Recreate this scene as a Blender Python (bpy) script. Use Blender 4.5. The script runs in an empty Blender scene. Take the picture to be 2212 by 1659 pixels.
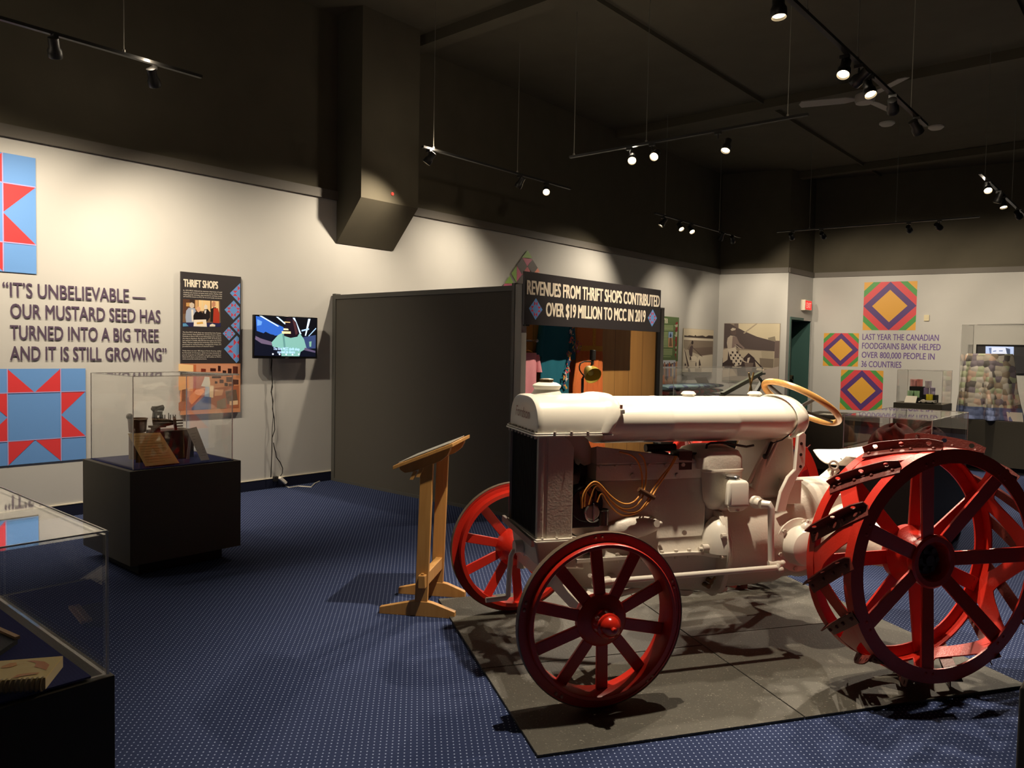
import bpy, bmesh, math, random
from mathutils import Vector, Matrix
random.seed(7)
PI = math.pi
scene = bpy.context.scene
COL = scene.collection
def V(*a): return Vector(a)

# ------------------------------------------------------------------ camera
HC = 1.47
FPX, IW, IH = 1661.0, 2212.0, 1659.0
def _cam_axes():
    p, r, a = (math.radians(v) for v in (2.5279, -1.0954, 41.0076))
    Rr = Matrix(((math.cos(r), -math.sin(r), 0), (math.sin(r), math.cos(r), 0), (0, 0, 1)))
    Rp = Matrix(((1, 0, 0), (0, math.cos(p), math.sin(p)), (0, -math.sin(p), math.cos(p))))
    Ry = Matrix(((math.cos(a), 0, -math.sin(a)), (math.sin(a), 0, math.cos(a)), (0, -1, 0)))
    return Ry @ Rp @ Rr
CAX = _cam_axes()
CPOS = V(0, 0, HC)
cam_data = bpy.data.cameras.new('camera')
cam = bpy.data.objects.new('camera', cam_data)
COL.objects.link(cam)
_r, _d, _f = CAX.col[0], CAX.col[1], CAX.col[2]
cam.matrix_world = Matrix(((_r[0], -_d[0], -_f[0], 0), (_r[1], -_d[1], -_f[1], 0), (_r[2], -_d[2], -_f[2], HC), (0, 0, 0, 1)))
cam_data.sensor_width = 36
cam_data.lens = 36 * FPX / IW
cam_data.clip_start = 0.05
scene.camera = cam

# ------------------------------------------------------------------ world and exposure
world = bpy.data.worlds.new('world')
scene.world = world
world.use_nodes = True
world.node_tree.nodes['Background'].inputs[0].default_value = (0.02, 0.02, 0.022, 1)
world.node_tree.nodes['Background'].inputs[1].default_value = 0.3
scene.view_settings.view_transform = 'Standard'
scene.view_settings.look = 'None'
scene.view_settings.gamma = 1
scene.view_settings.exposure = EXPOSURE = 0.0
scene.view_settings.use_curve_mapping = False
scene.cycles.transparent_max_bounces = 24
scene.cycles.max_bounces = 8
scene.cycles.sample_clamp_indirect = 4.0
scene.cycles.use_denoising = True

# ------------------------------------------------------------------ survey helpers: a sight line through a photo point meets a real plane
def ray(px, py):
    return CAX @ V((px - IW / 2) / FPX, (py - IH / 2) / FPX, 1)
def on_plane(px, py, P, n):
    d = ray(px, py)
    return CPOS + d * ((Vector(P) - CPOS).dot(n) / d.dot(n))
def on_x(px, py, x): return on_plane(px, py, V(x, 0, 0), V(1, 0, 0))
def on_y(px, py, y): return on_plane(px, py, V(0, y, 0), V(0, 1, 0))
def on_z(px, py, z): return on_plane(px, py, V(0, 0, z), V(0, 0, 1))
def on_seg(px, py, A, B):
    e = V(B[0] - A[0], B[1] - A[1], 0)
    return on_plane(px, py, V(A[0], A[1], 0), V(e.y, -e.x, 0))

# ------------------------------------------------------------------ materials
def lin(c):
    return tuple(((v / 255) / 12.92 if v / 255 <= 0.04045 else ((v / 255 + 0.055) / 1.055) ** 2.4) for v in c)
MATS = {}
def mat(name, rgb, rough=0.5, metal=0.0, noise=0.0, nscale=20.0, bump=0.0, bscale=200.0, coat=0.0, spec=0.5, emit=0.0):
    if name in MATS: return MATS[name]
    m = bpy.data.materials.new(name); m.use_nodes = True
    nt = m.node_tree; b = nt.nodes['Principled BSDF']
    c = lin(rgb) + (1,)
    b.inputs['Base Color'].default_value = c
    b.inputs['Roughness'].default_value = rough
    b.inputs['Metallic'].default_value = metal
    b.inputs['Specular IOR Level'].default_value = spec
    b.inputs['Coat Weight'].default_value = coat
    tc = nt.nodes.new('ShaderNodeTexCoord')
    if noise > 0:
        n = nt.nodes.new('ShaderNodeTexNoise'); n.inputs['Scale'].default_value = nscale; n.inputs['Detail'].default_value = 4
        nt.links.new(tc.outputs['Object'], n.inputs['Vector'])
        mx = nt.nodes.new('ShaderNodeMix'); mx.data_type = 'RGBA'
        mx.inputs[6].default_value = tuple(v * (1 - noise) for v in c[:3]) + (1,)
        mx.inputs[7].default_value = tuple(min(1, v * (1 + noise)) for v in c[:3]) + (1,)
        nt.links.new(n.outputs['Fac'], mx.inputs[0]); nt.links.new(mx.outputs[2], b.inputs['Base Color'])
    if bump > 0:
        n2 = nt.nodes.new('ShaderNodeTexNoise'); n2.inputs['Scale'].default_value = bscale; n2.inputs['Detail'].default_value = 3
        nt.links.new(tc.outputs['Object'], n2.inputs['Vector'])
        bp = nt.nodes.new('ShaderNodeBump'); bp.inputs['Strength'].default_value = bump; bp.inputs['Distance'].default_value = 0.01
        nt.links.new(n2.outputs['Fac'], bp.inputs['Height']); nt.links.new(bp.outputs['Normal'], b.inputs['Normal'])
    if emit > 0:
        b.inputs['Emission Color'].default_value = c; b.inputs['Emission Strength'].default_value = emit
    MATS[name] = m
    return m
def ink(rgb):           # printed colour
    return mat('ink_%02x%02x%02x' % tuple(rgb), rgb, 0.45, spec=0.3)
def glow(rgb, e=1.0):   # lit screen or lamp colour
    return mat('glow_%02x%02x%02x_%g' % (*rgb, e), rgb, 0.5, spec=0.2, emit=e)
def nodes_of(name):
    m = bpy.data.materials.new(name); m.use_nodes = True; MATS[name] = m
    return m, m.node_tree, m.node_tree.nodes['Principled BSDF']
def N(nt, t, **kw):
    n = nt.nodes.new(t)
    for k, v in kw.items(): setattr(n, k, v)
    return n

def carpet_material():
    m, nt, b = nodes_of('dotted_carpet')
    tc = N(nt, 'ShaderNodeTexCoord')
    mp = N(nt, 'ShaderNodeMapping'); mp.inputs['Rotation'].default_value = (0, 0, math.radians(-47.92)); mp.inputs['Scale'].default_value = (1 / .0225,) * 3
    nt.links.new(tc.outputs['Object'], mp.inputs['Vector'])
    fr = N(nt, 'ShaderNodeVectorMath', operation='FRACTION'); nt.links.new(mp.outputs[0], fr.inputs[0])
    sb = N(nt, 'ShaderNodeVectorMath', operation='SUBTRACT'); nt.links.new(fr.outputs[0], sb.inputs[0]); sb.inputs[1].default_value = (.5, .5, 0)
    mu = N(nt, 'ShaderNodeVectorMath', operation='MULTIPLY'); nt.links.new(sb.outputs[0], mu.inputs[0]); mu.inputs[1].default_value = (1, .8, 0)
    le = N(nt, 'ShaderNodeVectorMath', operation='LENGTH'); nt.links.new(mu.outputs[0], le.inputs[0])
    lt = N(nt, 'ShaderNodeMapRange'); nt.links.new(le.outputs['Value'], lt.inputs[0])
    lt.inputs[1].default_value = .08; lt.inputs[2].default_value = .15; lt.inputs[3].default_value = 1; lt.inputs[4].default_value = 0
    n = N(nt, 'ShaderNodeTexNoise'); n.inputs['Scale'].default_value = 160; n.inputs['Detail'].default_value = 3
    nt.links.new(tc.outputs['Object'], n.inputs['Vector'])
    base = N(nt, 'ShaderNodeMix', data_type='RGBA'); nt.links.new(n.outputs['Fac'], base.inputs[0])
    base.inputs[6].default_value = lin((34, 43, 72)) + (1,); base.inputs[7].default_value = lin((54, 65, 100)) + (1,)
    mx = N(nt, 'ShaderNodeMix', data_type='RGBA'); nt.links.new(lt.outputs[0], mx.inputs[0])
    nt.links.new(base.outputs[2], mx.inputs[6]); mx.inputs[7].default_value = lin((158, 172, 208)) + (1,)
    nt.links.new(mx.outputs[2], b.inputs['Base Color'])
    b.inputs['Roughness'].default_value = .95; b.inputs['Specular IOR Level'].default_value = .1
    bp = N(nt, 'ShaderNodeBump'); bp.inputs['Strength'].default_value = .4; bp.inputs['Distance'].default_value = .004
    nt.links.new(n.outputs['Fac'], bp.inputs['Height']); nt.links.new(bp.outputs[0], b.inputs['Normal'])
    return m
def rubber_material():
    m, nt, b = nodes_of('speckled_rubber')
    tc = N(nt, 'ShaderNodeTexCoord')
    n = N(nt, 'ShaderNodeTexNoise'); n.inputs['Scale'].default_value = 130; n.inputs['Detail'].default_value = 4
    n2 = N(nt, 'ShaderNodeTexNoise'); n2.inputs['Scale'].default_value = 3; n2.inputs['Detail'].default_value = 5
    for q in (n, n2): nt.links.new(tc.outputs['Object'], q.inputs['Vector'])
    base = N(nt, 'ShaderNodeMix', data_type='RGBA'); nt.links.new(n2.outputs['Fac'], base.inputs[0])
    base.inputs[6].default_value = lin((56, 55, 50)) + (1,); base.inputs[7].default_value = lin((92, 89, 80)) + (1,)
    rp = N(nt, 'ShaderNodeMapRange'); nt.links.new(n.outputs['Fac'], rp.inputs[0]); rp.inputs[1].default_value = .62; rp.inputs[2].default_value = .74
    mx = N(nt, 'ShaderNodeMix', data_type='RGBA'); nt.links.new(rp.outputs[0], mx.inputs[0])
    nt.links.new(base.outputs[2], mx.inputs[6]); mx.inputs[7].default_value = lin((140, 136, 124)) + (1,)
    nt.links.new(mx.outputs[2], b.inputs['Base Color']); b.inputs['Roughness'].default_value = .6; b.inputs['Specular IOR Level'].default_value = .35
    bp = N(nt, 'ShaderNodeBump'); bp.inputs['Strength'].default_value = .5; bp.inputs['Distance'].default_value = .004
    nt.links.new(n.outputs['Fac'], bp.inputs['Height']); nt.links.new(bp.outputs[0], b.inputs['Normal'])
    return m
def wood_material(name, c0, c1, scale=6.0, axis=2, plank=0.0, rough=.5):
    m, nt, b = nodes_of(name)
    tc = N(nt, 'ShaderNodeTexCoord')
    mp = N(nt, 'ShaderNodeMapping'); s = [scale * 3] * 3; s[axis] = scale * .25; mp.inputs['Scale'].default_value = s
    nt.links.new(tc.outputs['Object'], mp.inputs['Vector'])
    n = N(nt, 'ShaderNodeTexNoise'); n.inputs['Scale'].default_value = 1.0; n.inputs['Detail'].default_value = 6; n.inputs['Distortion'].default_value = 1.2
    nt.links.new(mp.outputs[0], n.inputs['Vector'])
    mx = N(nt, 'ShaderNodeMix', data_type='RGBA'); nt.links.new(n.outputs['Fac'], mx.inputs[0])
    mx.inputs[6].default_value = lin(c0) + (1,); mx.inputs[7].default_value = lin(c1) + (1,)
    out = mx.outputs[2]
    if plank:
        sx = N(nt, 'ShaderNodeSeparateXYZ'); nt.links.new(tc.outputs['Object'], sx.inputs[0])
        d = N(nt, 'ShaderNodeMath', operation='DIVIDE'); nt.links.new(sx.outputs['Y'], d.inputs[0]); d.inputs[1].default_value = plank
        f = N(nt, 'ShaderNodeMath', operation='FRACT'); nt.links.new(d.outputs[0], f.inputs[0])
        l = N(nt, 'ShaderNodeMath', operation='LESS_THAN'); nt.links.new(f.outputs[0], l.inputs[0]); l.inputs[1].default_value = .02
        m2 = N(nt, 'ShaderNodeMix', data_type='RGBA'); nt.links.new(l.outputs[0], m2.inputs[0]); nt.links.new(out, m2.inputs[6])
        m2.inputs[7].default_value = lin(tuple(v * .55 for v in c0)) + (1,); out = m2.outputs[2]
    nt.links.new(out, b.inputs['Base Color']); b.inputs['Roughness'].default_value = rough
    return m
def glass_material():
    m, nt, b = nodes_of('clear_acrylic')
    o = nt.nodes['Material Output']
    t = N(nt, 'ShaderNodeBsdfTransparent'); t.inputs[0].default_value = (.985, .985, .98, 1)
    g = N(nt, 'ShaderNodeBsdfGlossy'); g.inputs['Roughness'].default_value = .01; g.inputs['Color'].default_value = (1, 1, 1, 1)
    lw = N(nt, 'ShaderNodeLayerWeight'); lw.inputs[0].default_value = .5
    pw = N(nt, 'ShaderNodeMath', operation='POWER'); nt.links.new(lw.outputs['Facing'], pw.inputs[0]); pw.inputs[1].default_value = 4.0
    ma = N(nt, 'ShaderNodeMath', operation='MULTIPLY_ADD'); nt.links.new(pw.outputs[0], ma.inputs[0]); ma.inputs[1].default_value = .7; ma.inputs[2].default_value = .035
    mx = N(nt, 'ShaderNodeMixShader'); nt.links.new(ma.outputs[0], mx.inputs[0]); nt.links.new(t.outputs[0], mx.inputs[1]); nt.links.new(g.outputs[0], mx.inputs[2])
    nt.links.new(mx.outputs[0], o.inputs['Surface'])
    return m
def patch_material():
    m, nt, b = nodes_of('hexagon_patchwork')
    tc = N(nt, 'ShaderNodeTexCoord')
    v = N(nt, 'ShaderNodeTexVoronoi'); v.inputs['Scale'].default_value = 14; v.inputs['Randomness'].default_value = .45
    nt.links.new(tc.outputs['Object'], v.inputs['Vector'])
    sx = N(nt, 'ShaderNodeSeparateColor'); nt.links.new(v.outputs['Color'], sx.inputs[0])
    r = N(nt, 'ShaderNodeValToRGB'); r.color_ramp.interpolation = 'CONSTANT'
    cols = [(0, (214, 206, 190)), (.18, (150, 140, 150)), (.34, (226, 196, 176)), (.5, (120, 116, 112)), (.62, (206, 214, 180)), (.76, (176, 160, 140)), (.88, (232, 226, 216))]
    e = r.color_ramp.elements
    while len(e) < len(cols): e.new(.5)
    for i, (p, c) in enumerate(cols): e[i].position = p; e[i].color = lin(c) + (1,)
    nt.links.new(sx.outputs[0], r.inputs[0])
    xyz = N(nt, 'ShaderNodeSeparateXYZ'); nt.links.new(tc.outputs['Object'], xyz.inputs[0])
    lt = N(nt, 'ShaderNodeMath', operation='LESS_THAN'); nt.links.new(xyz.outputs['Z'], lt.inputs[0]); lt.inputs[1].default_value = .16
    mx = N(nt, 'ShaderNodeMix', data_type='RGBA'); nt.links.new(lt.outputs[0], mx.inputs[0]); nt.links.new(r.outputs[0], mx.inputs[6]); mx.inputs[7].default_value = lin((120, 134, 176)) + (1,)
    nt.links.new(mx.outputs[2], b.inputs['Base Color']); b.inputs['Roughness'].default_value = .9
    bp = N(nt, 'ShaderNodeBump'); bp.inputs['Strength'].default_value = .8; bp.inputs['Distance'].default_value = .02; bp.invert = True
    nt.links.new(v.outputs['Distance'], bp.inputs['Height']); nt.links.new(bp.outputs[0], b.inputs['Normal'])
    return m

M_CARPET = carpet_material(); M_RUBBER = rubber_material(); M_GLASS = glass_material(); M_PATCH = patch_material()
M_WALL = mat('grey_wall_paint', (196, 195, 190), .75, noise=.03, nscale=4, spec=.3)
M_BLACKWALL = mat('black_wall_paint', (88, 83, 70), .8, noise=.15, nscale=3, spec=.2)
M_TRIM = mat('dark_grey_trim', (104, 99, 91), .6)
M_BASE = mat('navy_carpet_base', (30, 33, 52), .95, noise=.5, nscale=180, spec=.1)
M_CREAM = mat('cream_cap', (226, 218, 196), .5)
M_BLACK = mat('black_laminate', (70, 66, 56), .55, noise=.25, nscale=300, spec=.3)
M_KICK = mat('black_kick', (14, 14, 14), .7)
M_NAVY = mat('navy_cloth', (52, 56, 104), .95, noise=.25, nscale=250, spec=.1)
M_PANEL = mat('charcoal_fabric_panel', (84, 81, 75), .9, noise=.12, nscale=400, spec=.1)
M_FRAME = mat('charcoal_frame', (78, 77, 72), .6)
M_GREYPOST = mat('light_grey_post', (150, 148, 140), .5)
M_WHITE = mat('tractor_white_enamel', (226, 221, 208), .28, noise=.025, nscale=9, coat=.25)
M_WHITE2 = mat('tractor_cast_white', (206, 198, 184), .42, noise=.05, nscale=14, bump=.12, bscale=90)
M_RED = mat('tractor_red_enamel', (186, 38, 24), .34, noise=.10, nscale=16, bump=.08, bscale=120)
M_CLEAT = mat('worn_maroon_iron', (96, 34, 26), .5, noise=.35, nscale=22, bump=.2, bscale=120)
M_TREAD = mat('bare_brown_iron', (112, 96, 80), .5, metal=.5, noise=.25, nscale=30)
M_DARK = mat('dark_iron', (30, 26, 22), .5, noise=.3, nscale=40)
M_CORE = mat('radiator_black', (9, 9, 8), .8)
M_BRASS = mat('tarnished_brass', (120, 100, 66), .35, metal=.8, noise=.2, nscale=50)
M_STEEL = mat('bright_steel', (190, 188, 184), .25, metal=.9)
M_WIRE = mat('orange_wire', (216, 150, 66), .5)
M_BROWN = mat('brown_fibre', (84, 52, 26), .7)
M_COPPER = mat('copper_board', (188, 116, 70), .5)
M_RIM = wood_material('honey_rim_wood', (176, 122, 62), (214, 168, 102), 14, 0, rough=.3)
M_OAK = wood_material('oak', (168, 118, 58), (206, 158, 92), 9, 2)
M_PLANK = wood_material('knotty_plank', (178, 124, 62), (212, 160, 92), 2.2, 2, plank=.29)
M_SPOT = mat('black_lamp_metal', (26, 25, 23), .45)
M_EDGE = mat('edge_glint_white', (240, 240, 236), .35, metal=.55)  # whitish metal imitates the bright light that clear acrylic edges gather
M_CARD = mat('white_card', (232, 226, 212), .7)

# ------------------------------------------------------------------ mesh builder
def frame_of(axis):
    a = Vector(axis).normalized()
    h = V(0, 0, 1) if abs(a.z) < .9 else V(1, 0, 0)
    u = a.cross(h).normalized(); return a, u, a.cross(u).normalized()
class MB:
    def __init__(s, near=False): s.bm = bmesh.new(); s.mi = 0; s.near = near
    def v(s, p):
        p = Vector(p)
        if s.near: p = V(p.x, -p.y, p.z)
        return s.bm.verts.new(p)
    def f(s, vs):
        try:
            f = s.bm.faces.new(vs); f.material_index = s.mi; return f
        except ValueError: return None
    def poly(s, pts): return s.f([s.v(p) for p in pts])
    def rings(s, rings, cap=True, closed=True):
        R = [[s.v(p) for p in r] for r in rings]
        for a, b in zip(R, R[1:]):
            n = len(a)
            for i in range(n if closed else n - 1):
                j = (i + 1) % n
                s.f([a[i], a[j], b[j], b[i]])
        if cap and closed: s.f(R[0][::-1]); s.f(R[-1])
        return s
    def prism(s, pts, vec):
        vec = Vector(vec)
        return s.rings([[Vector(p) for p in pts], [Vector(p) + vec for p in pts]])
    def bx(s, x0, x1, y0, y1, z0, z1):
        return s.prism([(x0, y0, z0), (x1, y0, z0), (x1, y1, z0), (x0, y1, z0)], (0, 0, z1 - z0))
    def obox(s, c, ax, ay, az, sx, sy, sz):
        c, ax, ay, az = Vector(c), Vector(ax).normalized(), Vector(ay).normalized(), Vector(az).normalized()
        b = [c + ax * (i * sx / 2) + ay * (j * sy / 2) - az * (sz / 2) for i, j in ((-1, -1), (1, -1), (1, 1), (-1, 1))]
        return s.prism(b, az * sz)
    def bar(s, p, q, w, t, up=(0, 0, 1)):
        p, q = Vector(p), Vector(q); a = (q - p).normalized(); u = Vector(up)
        sd = a.cross(u).normalized(); up = sd.cross(a).normalized()
        return s.obox((p + q) / 2, a, sd, up, (q - p).length, w, t)
    def circ(s, c, u, w, r, n, ph=0, r2=None):
        return [Vector(c) + u * (r * math.cos(2 * PI * i / n + ph)) + w * ((r2 or r) * math.sin(2 * PI * i / n + ph)) for i in range(n)]
    def cyl(s, p, q, r, r2=None, n=20, cap=True):
        p, q = Vector(p), Vector(q); a, u, w = frame_of(q - p)
        return s.rings([s.circ(p, u, w, r, n), s.circ(q, u, w, r if r2 is None else r2, n)], cap)
    def lathe(s, prof, o, axis, n=32, cap=True, closed=False):
        o = Vector(o); a, u, w = frame_of(axis)
        R = [s.circ(o + a * t, u, w, max(r, 1e-4), n) for r, t in prof]
        if closed: R.append(R[0])
        return s.rings(R, cap and not closed)
    def tube(s, pts, r, n=8, closed=False):
        pts = [Vector(p) for p in pts]; R = []; m = len(pts); pu = None
        for i, p in enumerate(pts):
            if closed: t = pts[(i + 1) % m] - pts[i - 1]
            else: t = pts[min(i + 1, m - 1)] - pts[max(i - 1, 0)]
            t.normalize()
            if pu is None: _, pu, _ = frame_of(t)
            pu = (pu - t * pu.dot(t)).normalized(); w = t.cross(pu)
            rr = r[i] if isinstance(r, (list, tuple)) else r
            R.append(s.circ(p, pu, w, rr, n))
        if closed: R.append(R[0]); return s.rings(R, False)
        return s.rings(R)
    def torus(s, c, axis, R, r, n=48, m=12):
        a, u, w = frame_of(axis); c = Vector(c)
        rings = []
        for i in range(n + 1):
            t = 2 * PI * (i % n) / n; d = u * math.cos(t) + w * math.sin(t)
            rings.append([c + d * (R + r * math.cos(2 * PI * j / m)) + a * (r * math.sin(2 * PI * j / m)) for j in range(m)])
        return s.rings(rings, False)
    def sph(s, c, rx, ry=None, rz=None, n=20, m=12):
        ry = ry or rx; rz = rz or rx; c = Vector(c)
        return s.rings([[c + V(rx * max(math.sin(PI * j / m), .01) * math.cos(2 * PI * i / n), ry * max(math.sin(PI * j / m), .01) * math.sin(2 * PI * i / n), rz * math.cos(PI * j / m)) for i in range(n)] for j in range(m + 1)])
    def bolt(s, c, axis, r=.008, h=.008, n=6):
        a = Vector(axis).normalized(); return s.cyl(Vector(c) - a * .002, Vector(c) + a * h, r, n=n)
    def build(s, name, mats, parent=None, world=False, at=None, smooth=40, bevel=0, merge=True):
        if not isinstance(mats, (list, tuple)): mats = [mats]
        bm = s.bm
        if merge: bmesh.ops.remove_doubles(bm, verts=bm.verts, dist=1e-5)
        bmesh.ops.recalc_face_normals(bm, faces=bm.faces)
        M = None
        if world and parent is not None: M = WM[parent.name].inverted()
        elif at is not None: M = Matrix.Translation(-Vector(at))
        if M is not None: bmesh.ops.transform(bm, matrix=M, verts=bm.verts)
        me = bpy.data.meshes.new(name); bm.to_mesh(me); bm.free()
        for m in mats: me.materials.append(m)
        if smooth:
            for p in me.polygons: p.use_smooth = True
            me.set_sharp_from_angle(angle=math.radians(smooth))
        o = bpy.data.objects.new(name, me); COL.objects.link(o)
        if parent is not None: o.parent = parent; WM[o.name] = WM[parent.name].copy()
        elif at is not None: o.location = at; WM[o.name] = Matrix.Translation(Vector(at))
        else: WM[o.name] = Matrix.Identity(4)
        if bevel:
            b = o.modifiers.new('bevel', 'BEVEL'); b.width = bevel; b.segments = 2; b.limit_method = 'ANGLE'; b.angle_limit = math.radians(50)
        return o
WM = {}
def tag(o, label, cat, group=None):
    o['label'] = label; o['category'] = cat
    if group: o['group'] = group
    return o
def thing(name, label, cat, loc, rz=0, group=None):
    o = bpy.data.objects.new(name, None); COL.objects.link(o)
    o.empty_display_size = .1
    o.location = loc; o.rotation_euler = (0, 0, rz)
    WM[o.name] = Matrix.Translation(Vector(loc)) @ Matrix.Rotation(rz, 4, 'Z')
    return tag(o, label, cat, group)
def structure(o): o['kind'] = 'structure'; return o

def text(name, body, L, R, cap, m, parent=None, lean=0, bold=.0, up=(0, 0, 1), depth=.0008, lift=.002, align='LEFT', spacing=1.0):
    """one line of lettering from world point L to world point R along the baseline, capital height cap"""
    L, R = Vector(L), Vector(R); x = (R - L); wid = x.length; x.normalize()
    z = Vector(up); z = (z - x * z.dot(x)).normalized(); n = x.cross(z)
    c = bpy.data.curves.new(name, 'FONT'); c.body = body; c.size = 1; c.extrude = 0; c.offset = 0; c.shear = lean; c.space_character = spacing
    c.resolution_u = 3
    t = bpy.data.objects.new(name, c); COL.objects.link(t)
    bpy.context.view_layer.update()
    me = bpy.data.meshes.new_from_object(t.evaluated_get(bpy.context.evaluated_depsgraph_get()))
    bpy.data.objects.remove(t); bpy.data.curves.remove(c)
    xs = [v.co.x for v in me.vertices]; x0, x1 = min(xs), max(xs)
    sx = wid / (x1 - x0); sy = cap / .73
    bm = bmesh.new(); bm.from_mesh(me); bpy.data.meshes.remove(me)
    Mi = WM[parent.name].inverted() if parent is not None else None
    for v in bm.verts:
        p = L + x * ((v.co.x - x0) * sx) + z * (v.co.y * sy) + n * lift
        v.co = (Mi @ p) if Mi else p
    return bm
def lettering(name, lines, m, parent=None, lift=.002, at=None):
    """several text() lines joined into one mesh"""
    big = bmesh.new()
    for kw in lines:
        b = text(name, parent=parent, m=m, lift=lift, **kw)
        tmp = bpy.data.meshes.new('t'); b.to_mesh(tmp); b.free()
        bo = kw.get('bold', 0)
        if bo > .005:      # heavier strokes: shifted copies of the same outline
            x = (Vector(kw['R']) - Vector(kw['L'])).normalized(); n = x.cross(V(0, 0, 1)).normalized()
            if parent is not None:
                R3 = WM[parent.name].inverted().to_3x3(); x = R3 @ x; n = R3 @ n; z = R3 @ V(0, 0, 1)
            else: z = V(0, 0, 1)
            k = bo * kw['cap'] * 1.3
            for i, (dx, dz) in enumerate(((-1, -.5), (1, -.5), (-1, .5), (1, .5))):
                sh = x * (dx * k) + z * (dz * k) + n * (i * .00008); n0 = len(big.verts); big.from_mesh(tmp); big.verts.ensure_lookup_table()
                for q in range(n0, len(big.verts)): big.verts[q].co += sh
        else: big.from_mesh(tmp)
        bpy.data.meshes.remove(tmp)
    if at is not None: bmesh.ops.translate(big, vec=-Vector(at), verts=big.verts)
    me = bpy.data.meshes.new(name); big.to_mesh(me); big.free(); me.materials.append(m)
    o = bpy.data.objects.new(name, me); COL.objects.link(o)
    if parent is not None: o.parent = parent; WM[o.name] = WM[parent.name].copy()
    elif at is not None: o.location = at; WM[o.name] = Matrix.Translation(Vector(at))
    return o
def picture(name, parent, fn, nrm, layers, lift=.0015, step=.00025, mk=ink, at=None):
    """flat printed picture: coloured shapes on the plane given by fn(px, py), each layer a hair above the last"""
    b = MB(); mats = []; k = lift
    for c, pts in layers:
        m = mk(c) if isinstance(c, tuple) else c
        if m not in mats: mats.append(m)
        b.mi = mats.index(m)
        b.poly([fn(*p) + Vector(nrm) * k for p in pts]); k += step
    return b.build(name, mats, parent, world=parent is not None, at=at, smooth=0, merge=False)
def zm(x0, y0, s):     # a zoomed view's pixel -> photo pixel
    return lambda x, y: (x0 + x / s, y0 + y / s)
# ------------------------------------------------------------------ room shell
XL = -7.012
ZT, ZC = 3.06, 5.03
PA, PB, PC = (-7.03, 14.34), (-5.77, 14.67), (-5.74, 15.90)
dCD = V(3.52, .655, 0).normalized()
PD = (PC[0] + dCD.x * 11.5, PC[1] + dCD.y * 11.5)
PE, PF = (PD[0], -5.0), (XL, -5.0)
b = MB(); b.poly([(XL - .3, -5.3, 0), (PD[0] + .3, -5.3, 0), (PD[0] + .3, 18.6, 0), (XL - .3, 18.6, 0)])
structure(b.build('floor', M_CARPET, smooth=0))
b = MB(); b.bx(XL - .3, PD[0] + .3, -5.3, 18.6, ZC, ZC + .1)
for yy in (1.5, 6.0, 10.5, 15): b.bx(XL, PD[0], yy, yy + .18, ZC - .12, ZC)
for xx in (-4.6, -1.4, 1.8): b.bx(xx, xx + .03, -5, 18, ZC - .05, ZC)
structure(b.build('ceiling', M_BLACKWALL, smooth=0))
trim_no = [0]
def wall(name, P, Q, trims=True, base=True, hole=None):
    P, Q = V(P[0], P[1], 0), V(Q[0], Q[1], 0); d = (Q - P); L = d.length; d.normalize(); out = V(-d.y, d.x, 0)   # outward: left of travel seen from above
    b = MB()
    def slab(s0, s1, z0, z1, mi, t=.12):
        b.mi = mi; o = P + d * s0 + V(0, 0, z0)
        b.prism([o, o + d * (s1 - s0), o + d * (s1 - s0) + out * t, o + out * t], (0, 0, z1 - z0))
    if hole:
        a, c, h = hole
        slab(0, a, 0, ZT, 0); slab(c, L, 0, ZT, 0); slab(a, c, h, ZT, 0)
    else: slab(0, L, 0, ZT, 0)
    slab(0, L, ZT, ZC, 1)
    structure(b.build('wall_' + name, [M_WALL, M_BLACKWALL], smooth=0))
    if trims:
        trim_no[0] += 1; b = MB()
        o = P + V(0, 0, ZT); b.prism([o, o + d * L, o + d * L - out * .035, o - out * .035], (0, 0, .095))
        structure(b.build('trim_%d' % trim_no[0], M_TRIM, smooth=0))
    if base:
        b = MB()
        segs = [(0, L)] if not hole else [(0, hole[0]), (hole[1], L)]
        for s0, s1 in segs:
            b.mi = 0; o = P + d * s0; b.prism([o, o + d * (s1 - s0), o + d * (s1 - s0) - out * .008, o + -out * .008], (0, 0, .1))
            b.mi = 1; o = o + V(0, 0, .1); b.prism([o, o + d * (s1 - s0), o + d * (s1 - s0) - out * .011, o - out * .011], (0, 0, .008))
        structure(b.build('baseboard_' + name, [M_BASE, M_CREAM], smooth=0))
wall('left', (XL, -5.0), PA)
wall('back', PA, PB)
wall('alcove', PB, PC, hole=(.19, 1.2, 2.17))
wall('far', PC, PD)
wall('right', PD, PE)
wall('rear', PE, PF)
# the black shaft with the sloping underside on the left wall
b = MB()
y0, y1, xf = 5.10, 5.90, -6.59
b.prism([(XL, y0, 2.60), (xf, y0, 3.05), (xf, y0, ZC), (XL, y0, ZC)], (0, y1 - y0, 0))
structure(b.build('wall_bulkhead', M_BLACKWALL, smooth=0))
b = MB(); b.lathe([(.018, 0), (.018, .012), (.006, .014)], (xf, 5.52, 3.15), (1, 0, 0), 16)
tag(b.build('indicator_light', glow((200, 70, 60), .5), at=(xf, 5.52, 3.15)), 'small round red light on the black ceiling shaft by the television', 'light')
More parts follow.
